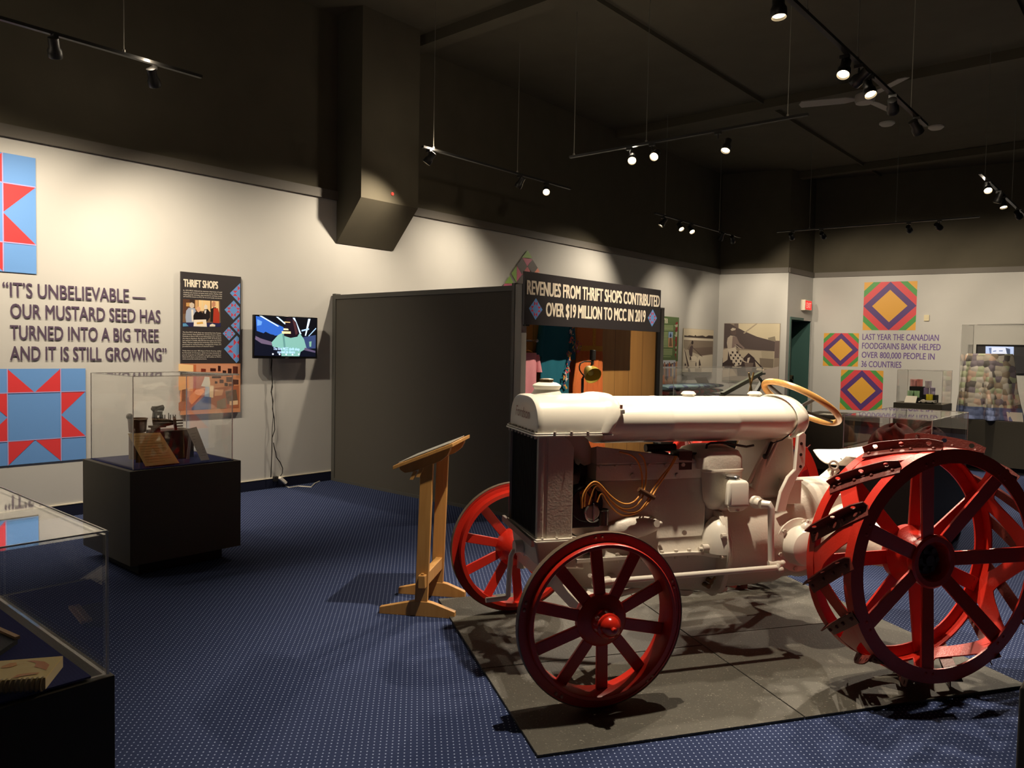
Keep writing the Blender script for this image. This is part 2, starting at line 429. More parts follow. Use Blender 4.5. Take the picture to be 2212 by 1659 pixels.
# recessed teal exit door in the alcove wall
M_TEAL = mat('teal_door_paint', (70, 104, 98), .5, noise=.04, nscale=5)
M_TEAL2 = mat('teal_jamb_paint', (64, 100, 94), .5)
yd0, yd1, zd, xd = 14.86, 15.87, 2.17, -5.77
b = MB(); b.bx(xd - .42, xd + .02, yd0 - .05, yd0, 0, zd + .05); b.bx(xd - .42, xd + .02, yd1, yd1 + .045, 0, zd + .05); b.bx(xd - .42, xd + .02, yd0, yd1, zd, zd + .05)
dr = structure(b.build('door_1', M_TEAL2, smooth=0))
b = MB(); b.bx(xd - .40, xd - .35, yd0, yd1, .005, zd); b.build('door_leaf', M_TEAL, dr, world=True, smooth=0)
b = MB(); b.bx(xd - .31, xd - .27, yd0 + .06, yd1 - .06, .98, 1.04); b.bx(xd - .36, xd - .27, yd0 + .06, yd0 + .12, .96, 1.06); b.bx(xd - .36, xd - .27, yd1 - .12, yd1 - .06, .96, 1.06)
b.build('push_bar', mat('bronze_bar', (112, 98, 74), .4, metal=.6), dr, world=True, smooth=0)
b = MB(); b.bx(xd - .349, xd - .346, yd0 + .03, yd0 + .26, 1.44, 1.76)
o = b.build('paper_notice', M_CARD, at=(xd - .348, yd0 + .145, 1.44), smooth=0); tag(o, 'white paper notice taped to the teal exit door', 'notice')
b = MB(); b.bx(xd - .3461, xd - .3455, yd0 + .06, yd0 + .23, 1.66, 1.68); b.bx(xd - .3461, xd - .3455, yd0 + .09, yd0 + .2, 1.58, 1.6)
b.build('print', ink((110, 104, 110)), o, world=True, smooth=0)
# exit sign
e = thing('exit_sign', 'white box exit sign with glowing red face above the teal door', 'sign', (xd, 15.50, 2.38))
b = MB(); b.bx(xd, xd + .10, 15.32, 15.68, 2.37, 2.58); b.build('housing', mat('ivory_plastic', (216, 206, 186), .5), e, world=True, bevel=.006)
b = MB(); b.bx(xd + .10, xd + .104, 15.345, 15.655, 2.39, 2.56); b.build('face', glow((255, 44, 44), 1.1), e, world=True, smooth=0)
lettering('lettering', [dict(body='EXIT', L=(xd + .104, 15.38, 2.42), R=(xd + .104, 15.62, 2.42), cap=.11, bold=.01)], glow((255, 150, 130), 1.2), e)

# ------------------------------------------------------------------ track lighting: every lamp carries its own spot light
LAMP_N = [0]
def yaw_pitch(d):
    return d.to_track_quat('-Z', 'Y')
_proto = {}
def spotlamp(loc, target, watt, label, group, size=44, face=14.0, color=(1, .84, .64), blend=.55, track_z=3.53, radius=.03, by=None, spill=0):
    loc = Vector(loc); d = (Vector(target) - loc).normalized()
    by = loc.y if by is None else by
    t = thing('track_spotlight', label, 'spotlight', (loc.x, by, track_z), 0, group)
    q = yaw_pitch(d)
    if not _proto:
        b = MB(); b.bx(-.03, .03, -.016, .016, -.035, -.0115); b.cyl((0, 0, -.03), (0, 0, -.075), .007, n=8); _proto['adapter'] = b.build('adapter', M_SPOT, t)
        b = MB(); b.lathe([(.018, .085), (.034, .08), (.034, .02), (.045, 0), (.045, -.045), (.041, -.05), (.041, -.035), (.03, -.02)], (0, 0, 0), (0, 0, 1), 24)
        h = _proto['housing'] = b.build('housing', M_SPOT, t)
        b = MB(); b.lathe([(.0395, 0), (.036, -.006), (.001, -.008)], (0, 0, -.03), (0, 0, 1), 24); _proto['bulb'] = b.build('bulb', glow((255, 226, 176), 14.0), h)
        h2 = h; bb = _proto['bulb']
        _proto['dim'] = glow((255, 220, 170), 2.5)
    else:
        a = _proto['adapter'].copy(); COL.objects.link(a); a.parent = t
        h2 = _proto['housing'].copy(); COL.objects.link(h2); h2.parent = t
        bb = _proto['bulb'].copy(); COL.objects.link(bb); bb.parent = h2
    h2.location = loc - V(loc.x, by, track_z)
    h2.rotation_mode = 'QUATERNION'; h2.rotation_quaternion = q
    if watt:
        L = bpy.data.lights.new('lamp_light', 'SPOT'); L.energy = watt; L.color = color; L.spot_size = math.radians(size); L.spot_blend = blend; L.shadow_soft_size = radius
        lo = bpy.data.objects.new('lamp_light', L); COL.objects.link(lo); lo.parent = h2; lo.location = (0, 0, -.07)
    if spill:
        L = bpy.data.lights.new('lamp_spill', 'POINT'); L.energy = spill; L.color = color; L.shadow_soft_size = .04
        lo = bpy.data.objects.new('lamp_spill', L); COL.objects.link(lo); lo.parent = h2; lo.location = (0, 0, .14)
    return t
def track(name_label, P, Q, wires, z=3.53):
    P, Q = V(P[0], P[1], z), V(Q[0], Q[1], z); c = (P + Q) / 2
    t = thing('lighting_track', name_label, 'track', c)
    b = MB(); b.bar(P, Q, .034, .022); b.build('rail', M_SPOT, t, world=True, smooth=0)
    for k in wires:
        w = P.lerp(Q, k); b = MB(); b.cyl(w, V(w.x, w.y, ZC), .0035, n=6); b.cyl(w, w + V(0, 0, .03), .012, n=8)
        b.build('hanging_wire', mat('grey_cable', (120, 116, 106), .5), t, world=True)
track('black lighting track hanging along the left wall, nearest the camera', (-5.80, -1.5), (-5.80, 2.95), (.35, .87))
track('black lighting track hanging in front of the black shaft and grey partition', (-5.95, 5.38), (-5.95, 7.9), (.06, .59))
track('black lighting track crossing the room above the thrift booth', (-5.0, 6.62), (-2.5, 6.66), (.02, .37, .93))
track('black lighting track on the right running away above the tractor', (-1.80, 1.2), (-1.80, 7.6), (.1, .55, .70, .92))
track('black lighting track at the far right above the foodgrains corner', (-1.78, 9.9), (-1.78, 13.4), (.08, .6))
track('black lighting track far along the left wall near the black and white photos', (-5.96, 10.0), (-5.96, 12.9), (.1, .72))
track('black lighting track at the back facing the far wall lettering', (-5.2, 12.66), (-2.3, 12.9), (.18, .62))

Wm = 1.0
LW = [  # loc, target, watts, label, group, kwargs
 ((-5.80, -.6, 3.42), (XL, .7, 1.4), 170, 'unlit-looking spotlight on the left wall track, out by the near end', 'left wall wash spots', dict(size=100, blend=1)),
 ((-5.80, 1.0, 3.42), (XL, 1.8, 1.6), 160, 'second spotlight along the nearest left wall track, aimed at the star quilt squares', 'left wall wash spots', dict(size=100, blend=1, spill=9)),
 ((-5.79, 1.92, 3.42), (XL, 2.6, 1.35), 170, 'spotlight on the nearest left wall track, just left of its wire, aimed at the quotation', 'left wall wash spots', dict(size=100, blend=1)),
 ((-5.84, 2.60, 3.42), (XL, 3.8, 1.2), 170, 'last spotlight on the nearest left wall track, aimed at the thrift shops board', 'left wall wash spots', dict(size=100, blend=1, spill=9)),
 ((-5.95, 5.47, 3.42), (XL, 4.7, 1.6), 160, 'spotlight at the near end of the track by the black shaft, aimed at the wall', 'shaft track spots', dict(size=110, blend=1, spill=6)),
 ((-5.95, 6.91, 3.42), (XL, 6.6, 1.6), 130, 'tilted spotlight below the second hanging wire of the track by the black shaft', 'shaft track spots', dict(size=110, blend=1)),
 ((-5.94, 7.40, 3.42), (-3.0, 3.9, .5), 120, 'glowing spotlight at the far end of the track by the black shaft', 'shaft track spots', dict(size=40)),
 ((-4.27, 6.69, 3.42), (-2.3, 3.6, .6), 260, 'brightest glowing spotlight, left of the pair above the thrift shop sign', 'booth track spots', dict(size=42, by=6.635, spill=8)),
 ((-4.01, 6.70, 3.42), (-2.9, 2.4, .5), 300, 'glowing spotlight, right of the bright pair above the thrift shop sign', 'booth track spots', dict(size=42, by=6.637)),
 ((-3.32, 6.83, 3.42), (-3.2, 4.9, 0), 220, 'single glowing spotlight right of the bright pair on the crossing track', 'booth track spots', dict(size=55, by=6.648)),
 ((-1.82, 5.48, 3.42), (-1.7, 3.6, .3), 260, 'nearest and highest of the five glowing spotlights on the upper right track', 'upper right track spots', dict(size=46)),
 ((-1.80, 5.72, 3.42), (-4.7, 6.5, 1.5), 480, 'second of the five glowing spotlights on the upper right track', 'upper right track spots', dict(size=58, blend=1)),
 ((-1.81, 6.00, 3.42), (-.5, 4.8, 0), 420, 'third of the five glowing spotlights on the upper right track', 'upper right track spots', dict(size=60, spill=8)),
 ((-1.79, 6.53, 3.42), (-2.5, 10.7, 1.0), 180, 'fourth of the five spotlights on the upper right track, tilted sideways', 'upper right track spots', dict(size=40)),
 ((-1.79, 7.25, 3.42), (-.9, 9.4, 1.1), 220, 'fifth and lowest of the glowing spotlights on the upper right track', 'upper right track spots', dict(size=45)),
 ((-1.80, 3.02, 3.42), (-1.75, 3.2, 0), 430, 'spotlight on the upper right track straight over the white fuel tank', 'upper right track spots', dict(size=85, spill=6)),
 ((-1.80, 4.30, 3.42), (-1.5, 4.1, .0), 230, 'spotlight on the upper right track over the tractor seat', 'upper right track spots', dict(size=60)),
 ((-1.76, 10.25, 3.42), (-.6, 6.8, 0), 420, 'first and brightest of the four glowing spotlights at the far right', 'far right track spots', dict(size=60, spill=8)),
 ((-1.77, 11.0, 3.42), (-2.6, 11.2, .9), 200, 'second of the four glowing spotlights at the far right', 'far right track spots', dict(size=55)),
 ((-1.78, 11.39, 3.42), (-1.2, 10.6, .9), 240, 'third of the four glowing spotlights at the far right', 'far right track spots', dict(size=55)),
 ((-1.75, 12.38, 3.42), (-1.0, 15.5, 1.6), 200, 'last of the four spotlights at the far right, near the picture edge', 'far right track spots', dict(size=70)),
 ((-5.98, 10.26, 3.42), (XL, 9.4, 1.6), 150, 'left of the three small glowing spotlights far along the left wall', 'far left track spots', dict(size=110, blend=1)),
 ((-5.95, 10.75, 3.42), (-3.6, 9.6, .6), 200, 'middle of the three small glowing spotlights far along the left wall', 'far left track spots', dict(size=60)),
 ((-5.94, 11.08, 3.42), (-3.2, 9.4, .0), 160, 'right of the three small glowing spotlights far along the left wall', 'far left track spots', dict(size=60)),
 ((-5.91, 12.06, 3.42), (XL, 12.4, 1.3), 110, 'dark-backed spotlight aimed at the green board on the left wall', 'far left track spots', dict(size=100, blend=1)),
 ((-5.89, 12.46, 3.42), (-6.4, 14.5, 1.6), 130, 'dark-backed spotlight at the far end of the left wall track, aimed at the corner', 'far left track spots', dict(size=80)),
 ((-4.94, 12.64, 3.42), (-5.3, 16, 1.7), 120, 'leftmost dark-backed spotlight on the back track, above the exit door', 'back track spots', dict(size=80, by=12.682)),
 ((-4.49, 12.81, 3.42), (-4.4, 16.2, 1.8), 150, 'second dark-backed spotlight on the back track, aimed at the diamond squares', 'back track spots', dict(size=80, by=12.719)),
 ((-3.22, 12.86, 3.42), (-3.2, 16.4, 1.7), 150, 'third dark-backed spotlight on the back track, aimed at the lettering', 'back track spots', dict(size=80, by=12.824)),
 ((-2.81, 12.83, 3.42), (-1.6, 16.4, 1.7), 160, 'rightmost dark-backed spotlight on the back track', 'back track spots', dict(size=80, by=12.858)),
]
for loc, tg, w, lb, gp, kw in LW:
    spotlamp(loc, tg, w * Wm, lb, gp, **kw)
# ------------------------------------------------------------------ rubber mats under the tractor
TH = math.atan2(.848, .53)
TO = V(-2.259, 2.913, 0)
TT, TN = V(math.cos(TH), math.sin(TH), 0), V(math.sin(TH), -math.cos(TH), 0)   # backwards along the tractor, and towards its near side
def tw(x, yn, z): return TO + TT * x + TN * yn + V(0, 0, z)
def tp(px, py, yn):
    P = on_plane(px, py, tw(0, yn, 0), TN); d = P - TO
    return V(d.dot(TT), yn, d.z)
c0 = on_z(1160, 1632, .012)                       # near front corner
MT, MN = TT, -TN
def rmat(s0, s1, t0, t1, label):
    g = .003
    pts = [c0 + MT * (s + (g if s == s0 else -g)) + MN * (t + (g if t == t0 else -g)) for s, t in ((s0, t0), (s1, t0), (s1, t1), (s0, t1))]
    ctr = sum(pts, V(0, 0, 0)) / 4; ctr.z = 0
    b = MB(); b.prism([V(p.x, p.y, 0) for p in pts], (0, 0, .012))
    tag(b.build('rubber_mat', M_RUBBER, at=ctr, smooth=0, bevel=.002), label, 'mat', 'rubber mats under the tractor')
rmat(0, 1.145, 0, .783, 'black rubber mat under the near front wheel')
rmat(0, 1.145, .783, 1.80, 'black rubber mat under the far front wheel and crank')
rmat(1.145, 2.33, 0, .90, 'black rubber mat under the near rear wheel')
rmat(1.145, 2.33, .90, 1.80, 'black rubber mat under the far rear wheel')

# ------------------------------------------------------------------ the tractor
tr = thing('tractor', 'white antique tractor with red spoked steel wheels on black rubber mats', 'tractor', TO, TH)
def tb(): return MB(near=True)
MZ = .012
# --- top tank of the radiator, arched, with a beaded rear edge
def arch(x, k=1.0, hw=.222, z0=1.10, h=.164, n=24, slant=0):
    out = []
    for i in range(n + 1):
        t = PI * i / n; c, s = math.cos(t), math.sin(t)
        y = hw * k * math.copysign(abs(c) ** .62, c); z = z0 + h * k * abs(s) ** .80
        out.append((x + slant * (min((z - z0) / .09, 1) - 1), y, z))
    return out
b = tb()
b.rings([arch(-.157, .93), arch(-.155, .965), arch(-.147, .99), arch(-.13, 1.0), arch(.0, 1.0), arch(.165, 1.0, slant=.02), arch(.182, 1.022, slant=.035), arch(.2, 1.052, slant=.045), arch(.226, 1.06, slant=.05), arch(.247, 1.045, slant=.055), arch(.256, 1.01, slant=.055), arch(.258, .93, slant=.055)])
cowl = b.build('radiator_top_tank', M_WHITE, tr, smooth=35)
b = tb(); b.bx(-.172, .205, -.231, .231, 1.084, 1.092); b.bx(-.168, .2, -.229, .229, 1.0935, 1.101)
b.build('tank_flange', M_WHITE, tr, bevel=.002)
for i in range(9):
    b = tb(); y = -.2 + i * .05; b.bolt((-.162, y, 1.101), (0, 0, 1), .007, .006); b.bolt((-.162, y, 1.084), (0, 0, -1), .006, .012); b.build('flange_bolt', M_WHITE2, tr, smooth=0)
for x in (-.08, .0, .08):
    b = tb(); b.bolt((x, .228, 1.101), (0, 0, 1), .007, .006); b.build('flange_bolt', M_WHITE2, tr, smooth=0)
b = tb(); b.bx(.245, .266, .185, .222, 1.185, 1.207); b.build('joint_lug', M_WHITE, tr, bevel=.004)
b = tb(); b.cyl((.254, .203, 1.205), (.254, .203, 1.226), .007, n=8); b.build('joint_bolt', mat('reddish_bolt', (150, 100, 84), .4, metal=.5), tr)
p0, p1 = tw(-.1575, -.10, 1.150), tw(-.1575, .105, 1.150)
p0, p1 = tw(-.1578, -.115, 1.155), tw(-.1578, .10, 1.152)
lettering('script_lettering', [dict(body='Fordson', L=p0, R=p1, cap=.052, bold=-.004, lean=.25)], ink((160, 116, 104)), tr, lift=.0015)
# --- filler neck and cap
b = tb(); b.lathe([(.10, -.03), (.082, -.008), (.066, .012), (.06, .025), (.067, .036), (.069, .043), (.06, .05), (.045, .056), (.036, .058)], (-.042, 0, 1.262), (0, 0, 1), 32); b.build('filler_neck', M_WHITE, tr)
b = tb(); b.lathe([(.03, 0), (.035, .003), (.035, .009), (.032, .010), (.032, .014), (.036, .016), (.036, .022), (.02, .026)], (-.044, 0, 1.312), (0, 0, 1), 8); b.build('filler_cap', M_BRASS, tr, smooth=0)
# --- radiator core, side columns and lower flange
b = tb(); b.bx(-.143, -.06, -.212, .206, .622, 1.085)
for i in range(26): y = -.2 + i * .016; b.bx(-.1455, -.142, y, y + .003, .63, 1.08)
b.build('radiator_core', M_CORE, tr, smooth=0)
for sgn in (1, -1):
    b = tb()
    prof = [(-.156, .206), (-.152, .218), (-.14, .2225), (-.128, .2225), (-.122, .216), (-.112, .216), (-.106, .221), (.0, .2225), (.012, .222), (.018, .216), (.018, .208), (.006, .21), (-.10, .206), (-.13, .206)]
    rr = []
    for z in (.62, .66, .9, 1.03, 1.06, 1.075, 1.083):
        e = max(0, (z - 1.03) / .053); sh = .055 * e * e
        rr.append([(min(x, .018 - sh), sgn * y, z) for x, y in prof])
    b.rings(rr); b.build('radiator_side', M_WHITE2, tr, smooth=30)
b = tb(); b.bx(-.165, .05, -.24, .24, .607, .614); b.bx(-.16, .045, -.236, .236, .6155, .622); b.build('lower_flange', M_WHITE, tr, bevel=.0015)
for x in (-.13, -.06, .02):
    b = tb(); b.bolt((x, .229, .622), (0, 0, 1), .007, .006); b.build('flange_bolt', M_WHITE2, tr, smooth=0)
b = tb(); b.prism([(-.15, -.19, .606), (.08, -.19, .606), (.08, -.15, .47), (-.15, -.13, .50)], (0, .38, 0)); b.build('bolster', M_WHITE2, tr, bevel=.01)
# perforated bar along the front foot of the radiator
b = tb(); b.bar((-.172, -.25, .618), (-.168, .21, .60), .014, .03); b.build('front_bar', mat('zinc_bar', (150, 146, 138), .4, metal=.6), tr, smooth=0)
# --- water outlet, fan and hose behind the radiator
b = tb(); b.tube([(.03, .06, 1.055), (.07, .07, 1.05), (.105, .07, 1.02), (.125, .07, .975), (.135, .06, .95)], [.048, .05, .05, .048, .045], 16); b.build('water_elbow', M_WHITE2, tr)
b = tb(); b.cyl((.10, 0, .905), (.135, 0, .905), .10, n=28); b.cyl((.04, 0, .905), (.10, 0, .905), .035); b.build('fan_pulley', M_DARK, tr)
for k in range(4):
    a = PI / 4 + k * PI / 2; u = V(0, math.cos(a), math.sin(a)); b = tb(); b.obox(V(.04, 0, .905) + u * .10, u, (.7, -.7 * math.sin(a), .7 * math.cos(a)), (.7, .7 * math.sin(a), -.7 * math.cos(a)), .13, .055, .003); b.build('fan_blade', M_DARK, tr, smooth=0)
# --- fuel tank
def ell(x, a=.212, h=.114, zc=1.14, n=40, k=1.0):
    return [(x, a * k * math.cos(2 * PI * i / n), zc + h * k * math.sin(2 * PI * i / n)) for i in range(n)]
b = tb()
R = [ell(.19, k=.97), ell(.2), ell(.515), ell(.522, k=1.012), ell(.534, k=1.012), ell(.541), ell(.875), ell(.882, k=1.012), ell(.896, k=1.012), ell(.903), ell(1.16)]
for t in (10, 20, 30, 40, 50, 60, 70, 80, 88): R.append(ell(1.16 + .085 * math.sin(math.radians(t)), k=.80 + .20 * math.cos(math.radians(t))))
b.rings(R); tank = b.build('fuel_tank', M_WHITE, tr, smooth=50)
for x in (.719, 1.108):
    b = tb(); b.cyl((x, 0, 1.25), (x, 0, 1.262), .03, .03, n=24); b.lathe([(.036, 0), (.038, .004), (.03, .013), (.024, .017)], (x, 0, 1.262), (0, 0, 1), 6); b.build('tank_cap', M_WHITE, tr, smooth=0)
# --- rear band and dash casting that carries the tank
b = tb()
R = []
for i in range(33):
    t = -.25 * PI + 1.5 * PI * i / 32; c, s = math.cos(t), math.sin(t)
    y, z = .217 * c, 1.14 + .121 * s
    R.append([(1.215, y * .985, 1.14 + (z - 1.14) * .985), (1.225, y * 1.02, 1.14 + (z - 1.14) * 1.03), (1.275, y * 1.0, 1.14 + (z - 1.14) * 1.0), (1.315, y * .80, 1.14 + (z - 1.14) * .82), (1.318, y * .6, 1.14 + (z - 1.14) * .64), (1.27, y * .7, 1.14 + (z - 1.14) * .72)])
b.rings(R); b.build('rear_band', M_WHITE, tr, smooth=50)
b = tb(); b.rings([[(1.02, -.13, .74), (1.26, -.13, .74), (1.26, .13, .74), (1.02, .13, .74)], [(1.05, -.14, .90), (1.27, -.14, .90), (1.27, .14, .90), (1.05, .14, .90)], [(1.12, -.12, 1.06), (1.27, -.12, 1.06), (1.27, .12, 1.06), (1.12, .12, 1.06)]]); b.build('dash_casting', M_WHITE2, tr, bevel=.02)
for q0, q1, r in (((1.02, .10, .82), (1.11, .13, 1.03), .012), ((1.05, .12, .80), (1.15, .15, 1.04), .008)):
    b = tb(); b.cyl(q0, q1, r, n=10); b.build('control_rod', M_WHITE2, tr)
b = tb(); b.cyl(tp(1655, 985, .15), tp(1668, 955, .15), .009, n=10); b.sph(tp(1653, 986, .15), .014); b.build('hand_lever', M_DARK, tr)
# --- engine block
b = tb()
b.rings([[(.145, -.165, .515), (.73, -.165, .515), (.73, .208, .515), (.145, .208, .515)], [(.145, -.168, .58), (.73, -.168, .58), (.73, .168, .58), (.145, .168, .58)], [(.145, -.168, .86), (.735, -.168, .86), (.735, .168, .86), (.145, .168, .86)], [(.15, -.165, .866), (.73, -.165, .866), (.73, .165, .866), (.15, .165, .866)],
         [(.15, -.168, .872), (.735, -.168, .872), (.735, .168, .872), (.15, .168, .872)], [(.15, -.17, .938), (.735, -.17, .938), (.735, .17, .938), (.15, .17, .938)], [(.155, -.166, .943), (.73, -.166, .943), (.73, .166, .943), (.155, .166, .943)], [(.15, -.172, .949), (.735, -.172, .942), (.735, .172, .942), (.15, .172, .949)],
         [(.15, -.15, .96), (.70, -.15, .945), (.70, .155, .957), (.15, .168, 1.03)]])
b.build('engine_block', M_WHITE2, tr, bevel=.008)
for x in (.17, .25, .33, .42, .51, .6, .69):
    b = tb(); b.bolt((x, .172, .934), (0, 1, 0), .010, .009); b.build('head_bolt', M_WHITE2, tr, smooth=0)
for x, z in ((.335, .885), (.575, .88), (.20, .60), (.62, .60)):
    b = tb(); b.cyl((x, .165, z), (x, .176, z), .012, n=12); b.build('core_plug', M_WHITE2, tr)
b = tb(); b.tube([(.18, .14, .615), (.22, .15, .622), (.32, .165, .638), (.40, .172, .648), (.455, .172, .652), (.475, .165, .655)], [.02, .05, .058, .05, .035, .012], 20); b.build('side_boss', M_WHITE2, tr)
b = tb(); b.cyl((.44, .19, .66), (.445, .222, .665), .018, n=14); b.sph((.475, .2, .66), .01); b.build('boss_plug', M_WHITE2, tr)
# --- crankcase pan with its flange rail
b = tb()
def usec(x, hw, zt, zb, n=12):
    return [(x, hw * math.copysign(abs(math.cos(PI * i / n)) ** .5, math.cos(PI * i / n)), zt - (zt - zb) * abs(math.sin(PI * i / n)) ** .6) for i in range(n + 1)]
b.rings([usec(.04, .13, .5, .36), usec(.12, .17, .5, .33), usec(.5, .18, .5, .31), usec(.66, .19, .5, .29), usec(.83, .19, .5, .27)]); b.build('crankcase_pan', M_WHITE2, tr)
for x, r in ((.69, .05), (.88, .055)):
    b = tb(); b.lathe([(r, 0), (r * .95, -.02), (r * .6, -.035)], (x, .06, .292), (0, 0, 1), 20); b.build('drain_sump', M_WHITE2, tr)
b = tb()
rail = [(.04, .503), (.62, .503), (.69, .498), (.74, .487), (.80, .478), (.83, .478)]
for k in (1, -1): b.rings([[(x, k * .16, z), (x, k * .228, z), (x, k * .23, z + .004), (x, k * .23, z + .017), (x, k * .16, z + .017)] for x, z in rail])
b.build('flange_rail', M_WHITE, tr, smooth=25)
for x in (.12, .25, .38, .48, .555, .625):
    b = tb(); b.bolt((x, .212, .519), (0, 0, 1), .010, .012); b.bolt((x, .212, .503), (0, 0, -1), .008, .016); b.build('rail_bolt', M_WHITE2, tr, smooth=0)
for px_, py_, yn_ in ((1530, 1252, .185), (1524, 1263, .185)):
    b = tb(); q = tp(px_, py_, yn_); b.cyl((q.x, .17, q.z), (q.x, .215, q.z), .012, n=10); b.cyl((q.x + .006, .205, q.z - .002), (q.x + .02, .215, q.z + .02), .006, n=8); b.build('petcock', M_BRASS, tr)
# --- flywheel housing bump, housing flange and transmission
b = tb()
R = []
for i in range(13):
    x = .708 + .092 * i / 12; s_ = math.sqrt(max(0.0004, 1 - ((.802 - x) / .095) ** 2))
    R.append([(x, .16 + .125 * s_ * math.sin(PI / 2 * j / 12) ** .8, .508 + .165 * s_ * math.cos(PI / 2 * j / 12)) for j in range(13)] + [(x, .16, .508)])
b.rings(R); b.build('flywheel_bump', M_WHITE, tr, smooth=50)
b = tb(); b.prism([(.79, .15, .70), (.79, .19, .695), (.79, .235, .65), (.79, .285, .57), (.79, .29, .48), (.79, .235, .33), (.79, .15, .27), (.79, -.15, .27), (.79, -.25, .38), (.79, -.285, .52), (.79, -.22, .68), (.79, -.12, .74)], (.028, 0, 0)); b.build('housing_flange', M_WHITE2, tr, bevel=.004)
for z in (.60, .50):
    b = tb(); b.cyl((.765, .268, z), (.79, .268, z), .011, n=6); b.build('housing_bolt', M_WHITE2, tr, smooth=0)
b = tb(); q = V(.70, .225, .535); b.cyl(q + V(-.012, 0, 0), q + V(.02, 0, 0), .018, n=14); b.cyl(q + V(-.03, 0, -.005), q + V(-.01, 0, -.005), .010, n=10); b.cyl(q + V(-.01, 0, -.03), q + V(-.01, 0, .0), .009, n=8); b.build('grease_fitting', M_WHITE2, tr)
def tsec(x, zc, ry, rz, n=40): return [(x, ry * math.cos(2 * PI * i / n), zc + rz * math.sin(2 * PI * i / n)) for i in range(n)]
b = tb(); b.rings([tsec(.815, .515, .265, .255), tsec(.835, .515, .265, .255), tsec(.84, .515, .245, .24), tsec(.95, .512, .235, .24), tsec(1.10, .52, .235, .245), tsec(1.19, .53, .24, .25), tsec(1.2, .53, .228, .235), tsec(1.33, .545, .235, .24), tsec(1.36, .555, .255, .26), tsec(1.62, .565, .25, .255), tsec(1.70, .565, .2, .21), tsec(1.76, .565, .12, .13)]); b.build('transmission_housing', M_WHITE2, tr)
b = tb(); b.bx(.80, .86, -.2, .2, .70, .83); b.build('clutch_cover', M_WHITE2, tr, bevel=.02)
b = tb(); b.rings([[(.74, -.15, .52), (1.1, -.15, .52), (1.1, .15, .52), (.74, .15, .52)], [(.74, -.15, .80), (1.10, -.13, .80), (1.10, .13, .80), (.74, .15, .80)]]); b.build('gearbox_top', M_WHITE2, tr, bevel=.03)
# worm cover dome on the near side
b = tb(); b.lathe([(.135, 0), (.135, .014), (.10, .018), (.098, .05), (.085, .085), (.055, .105), (.015, .112)], (1.235, .215, .52), (0, 1, 0), 36); b.build('side_dome', M_WHITE, tr, smooth=35)
for k in range(6):
    a = k * PI / 3 + .35; b = tb(); b.bolt((1.235 + .118 * math.cos(a), .229, .52 + .118 * math.sin(a)), (0, 1, 0), .011, .012); b.build('dome_bolt', M_WHITE2, tr, smooth=0)
b = tb(); b.lathe([(.026, 0), (.026, .012), (.018, .022), (.008, .03), (.006, .045)], (1.245, .265, .612), (.1, .2, 1), 16); b.build('oil_cap', M_WHITE, tr)
# axle trumpets and brake drum
for k in (1, -1):
    b = tb(); b.lathe([(.20, 0), (.20, .02), (.155, .025), (.14, .1), (.11, .22), (.09, .34), (.085, .42)], (1.51, k * .2, .565), (0, k, 0), 36); b.build('axle_trumpet', M_WHITE2, tr, smooth=35)
b = tb(); b.lathe([(.17, -.03), (.19, -.02), (.19, .03), (.16, .05), (.06, .06)], (1.74, 0, .565), (1, 0, 0), 32); b.build('rear_cover', M_WHITE2, tr)
b = tb(); b.rings([[(1.45, -.13, .70), (1.70, -.13, .70), (1.70, .13, .70), (1.45, .13, .70)], [(1.50, -.10, .765), (1.66, -.10, .765), (1.66, .10, .765), (1.50, .10, .765)]]); b.build('differential_cover', M_WHITE, tr, bevel=.02)
for px_, py_ in ((1816, 1054), (1820, 1070), (1788, 1090)):
    q = tp(px_, py_, .15); b = tb(); b.bolt(q, (0, .6, 1), .013, .02); b.build('cover_bolt', M_WHITE2, tr, smooth=0)
# --- air washer body, oil cup, carburettor and fuel pipe
b = tb()
def rrect(x0, x1, y0, y1, z, r, n=6):
    o = []
    for cx_, cy_, a0 in ((x1 - r, y1 - r, 0), (x0 + r, y1 - r, PI / 2), (x0 + r, y0 + r, PI), (x1 - r, y0 + r, 1.5 * PI)):
        o += [(cx_ + r * math.cos(a0 + PI / 2 * k / n), cy_ + r * math.sin(a0 + PI / 2 * k / n), z) for k in range(n + 1)]
    return o
b.rings([rrect(.80, .86, .02, .14, .695, .02), rrect(.755, .90, -.04, .18, .71, .04), rrect(.72, .925, -.06, .205, .75, .05), rrect(.712, .93, -.06, .21, .80, .05), rrect(.705, .93, -.06, .21, .895, .05), rrect(.70, .935, -.065, .215, .898, .05), rrect(.70, .935, -.065, .215, .908, .05), rrect(.672, .93, -.06, .21, .912, .05), rrect(.672, .928, -.06, .208, .965, .05), rrect(.69, .92, -.05, .195, .995, .06), rrect(.73, .89, -.02, .15, 1.012, .06)])
b.build('air_washer', M_WHITE2, tr, smooth=35)
b = tb()
b.rings([[(.825, .20, .752), (.762, .29, .75), (.775, .315, .75), (.886, .315, .75), (.91, .20, .752)], [(.835, .20, .855), (.772, .285, .855), (.784, .305, .855), (.884, .305, .855), (.905, .20, .855)], [(.845, .20, .868), (.782, .28, .868), (.792, .295, .868), (.878, .295, .868), (.895, .20, .868)]]); b.build('oil_cup', M_WHITE, tr, bevel=.008)
b = tb(); b.rings([[(.825, .20, .751), (.765, .312, .749), (.886, .314, .749), (.91, .20, .751)], [(.835, .2, .722), (.79, .285, .722), (.87, .285, .722), (.88, .2, .722)], [(.84, .21, .712), (.81, .265, .712), (.85, .265, .712), (.86, .21, .712)]]); b.cyl((.835, .25, .73), (.835, .295, .728), .012, n=10); b.build('oil_cup_bowl', M_WHITE2, tr, bevel=.004)
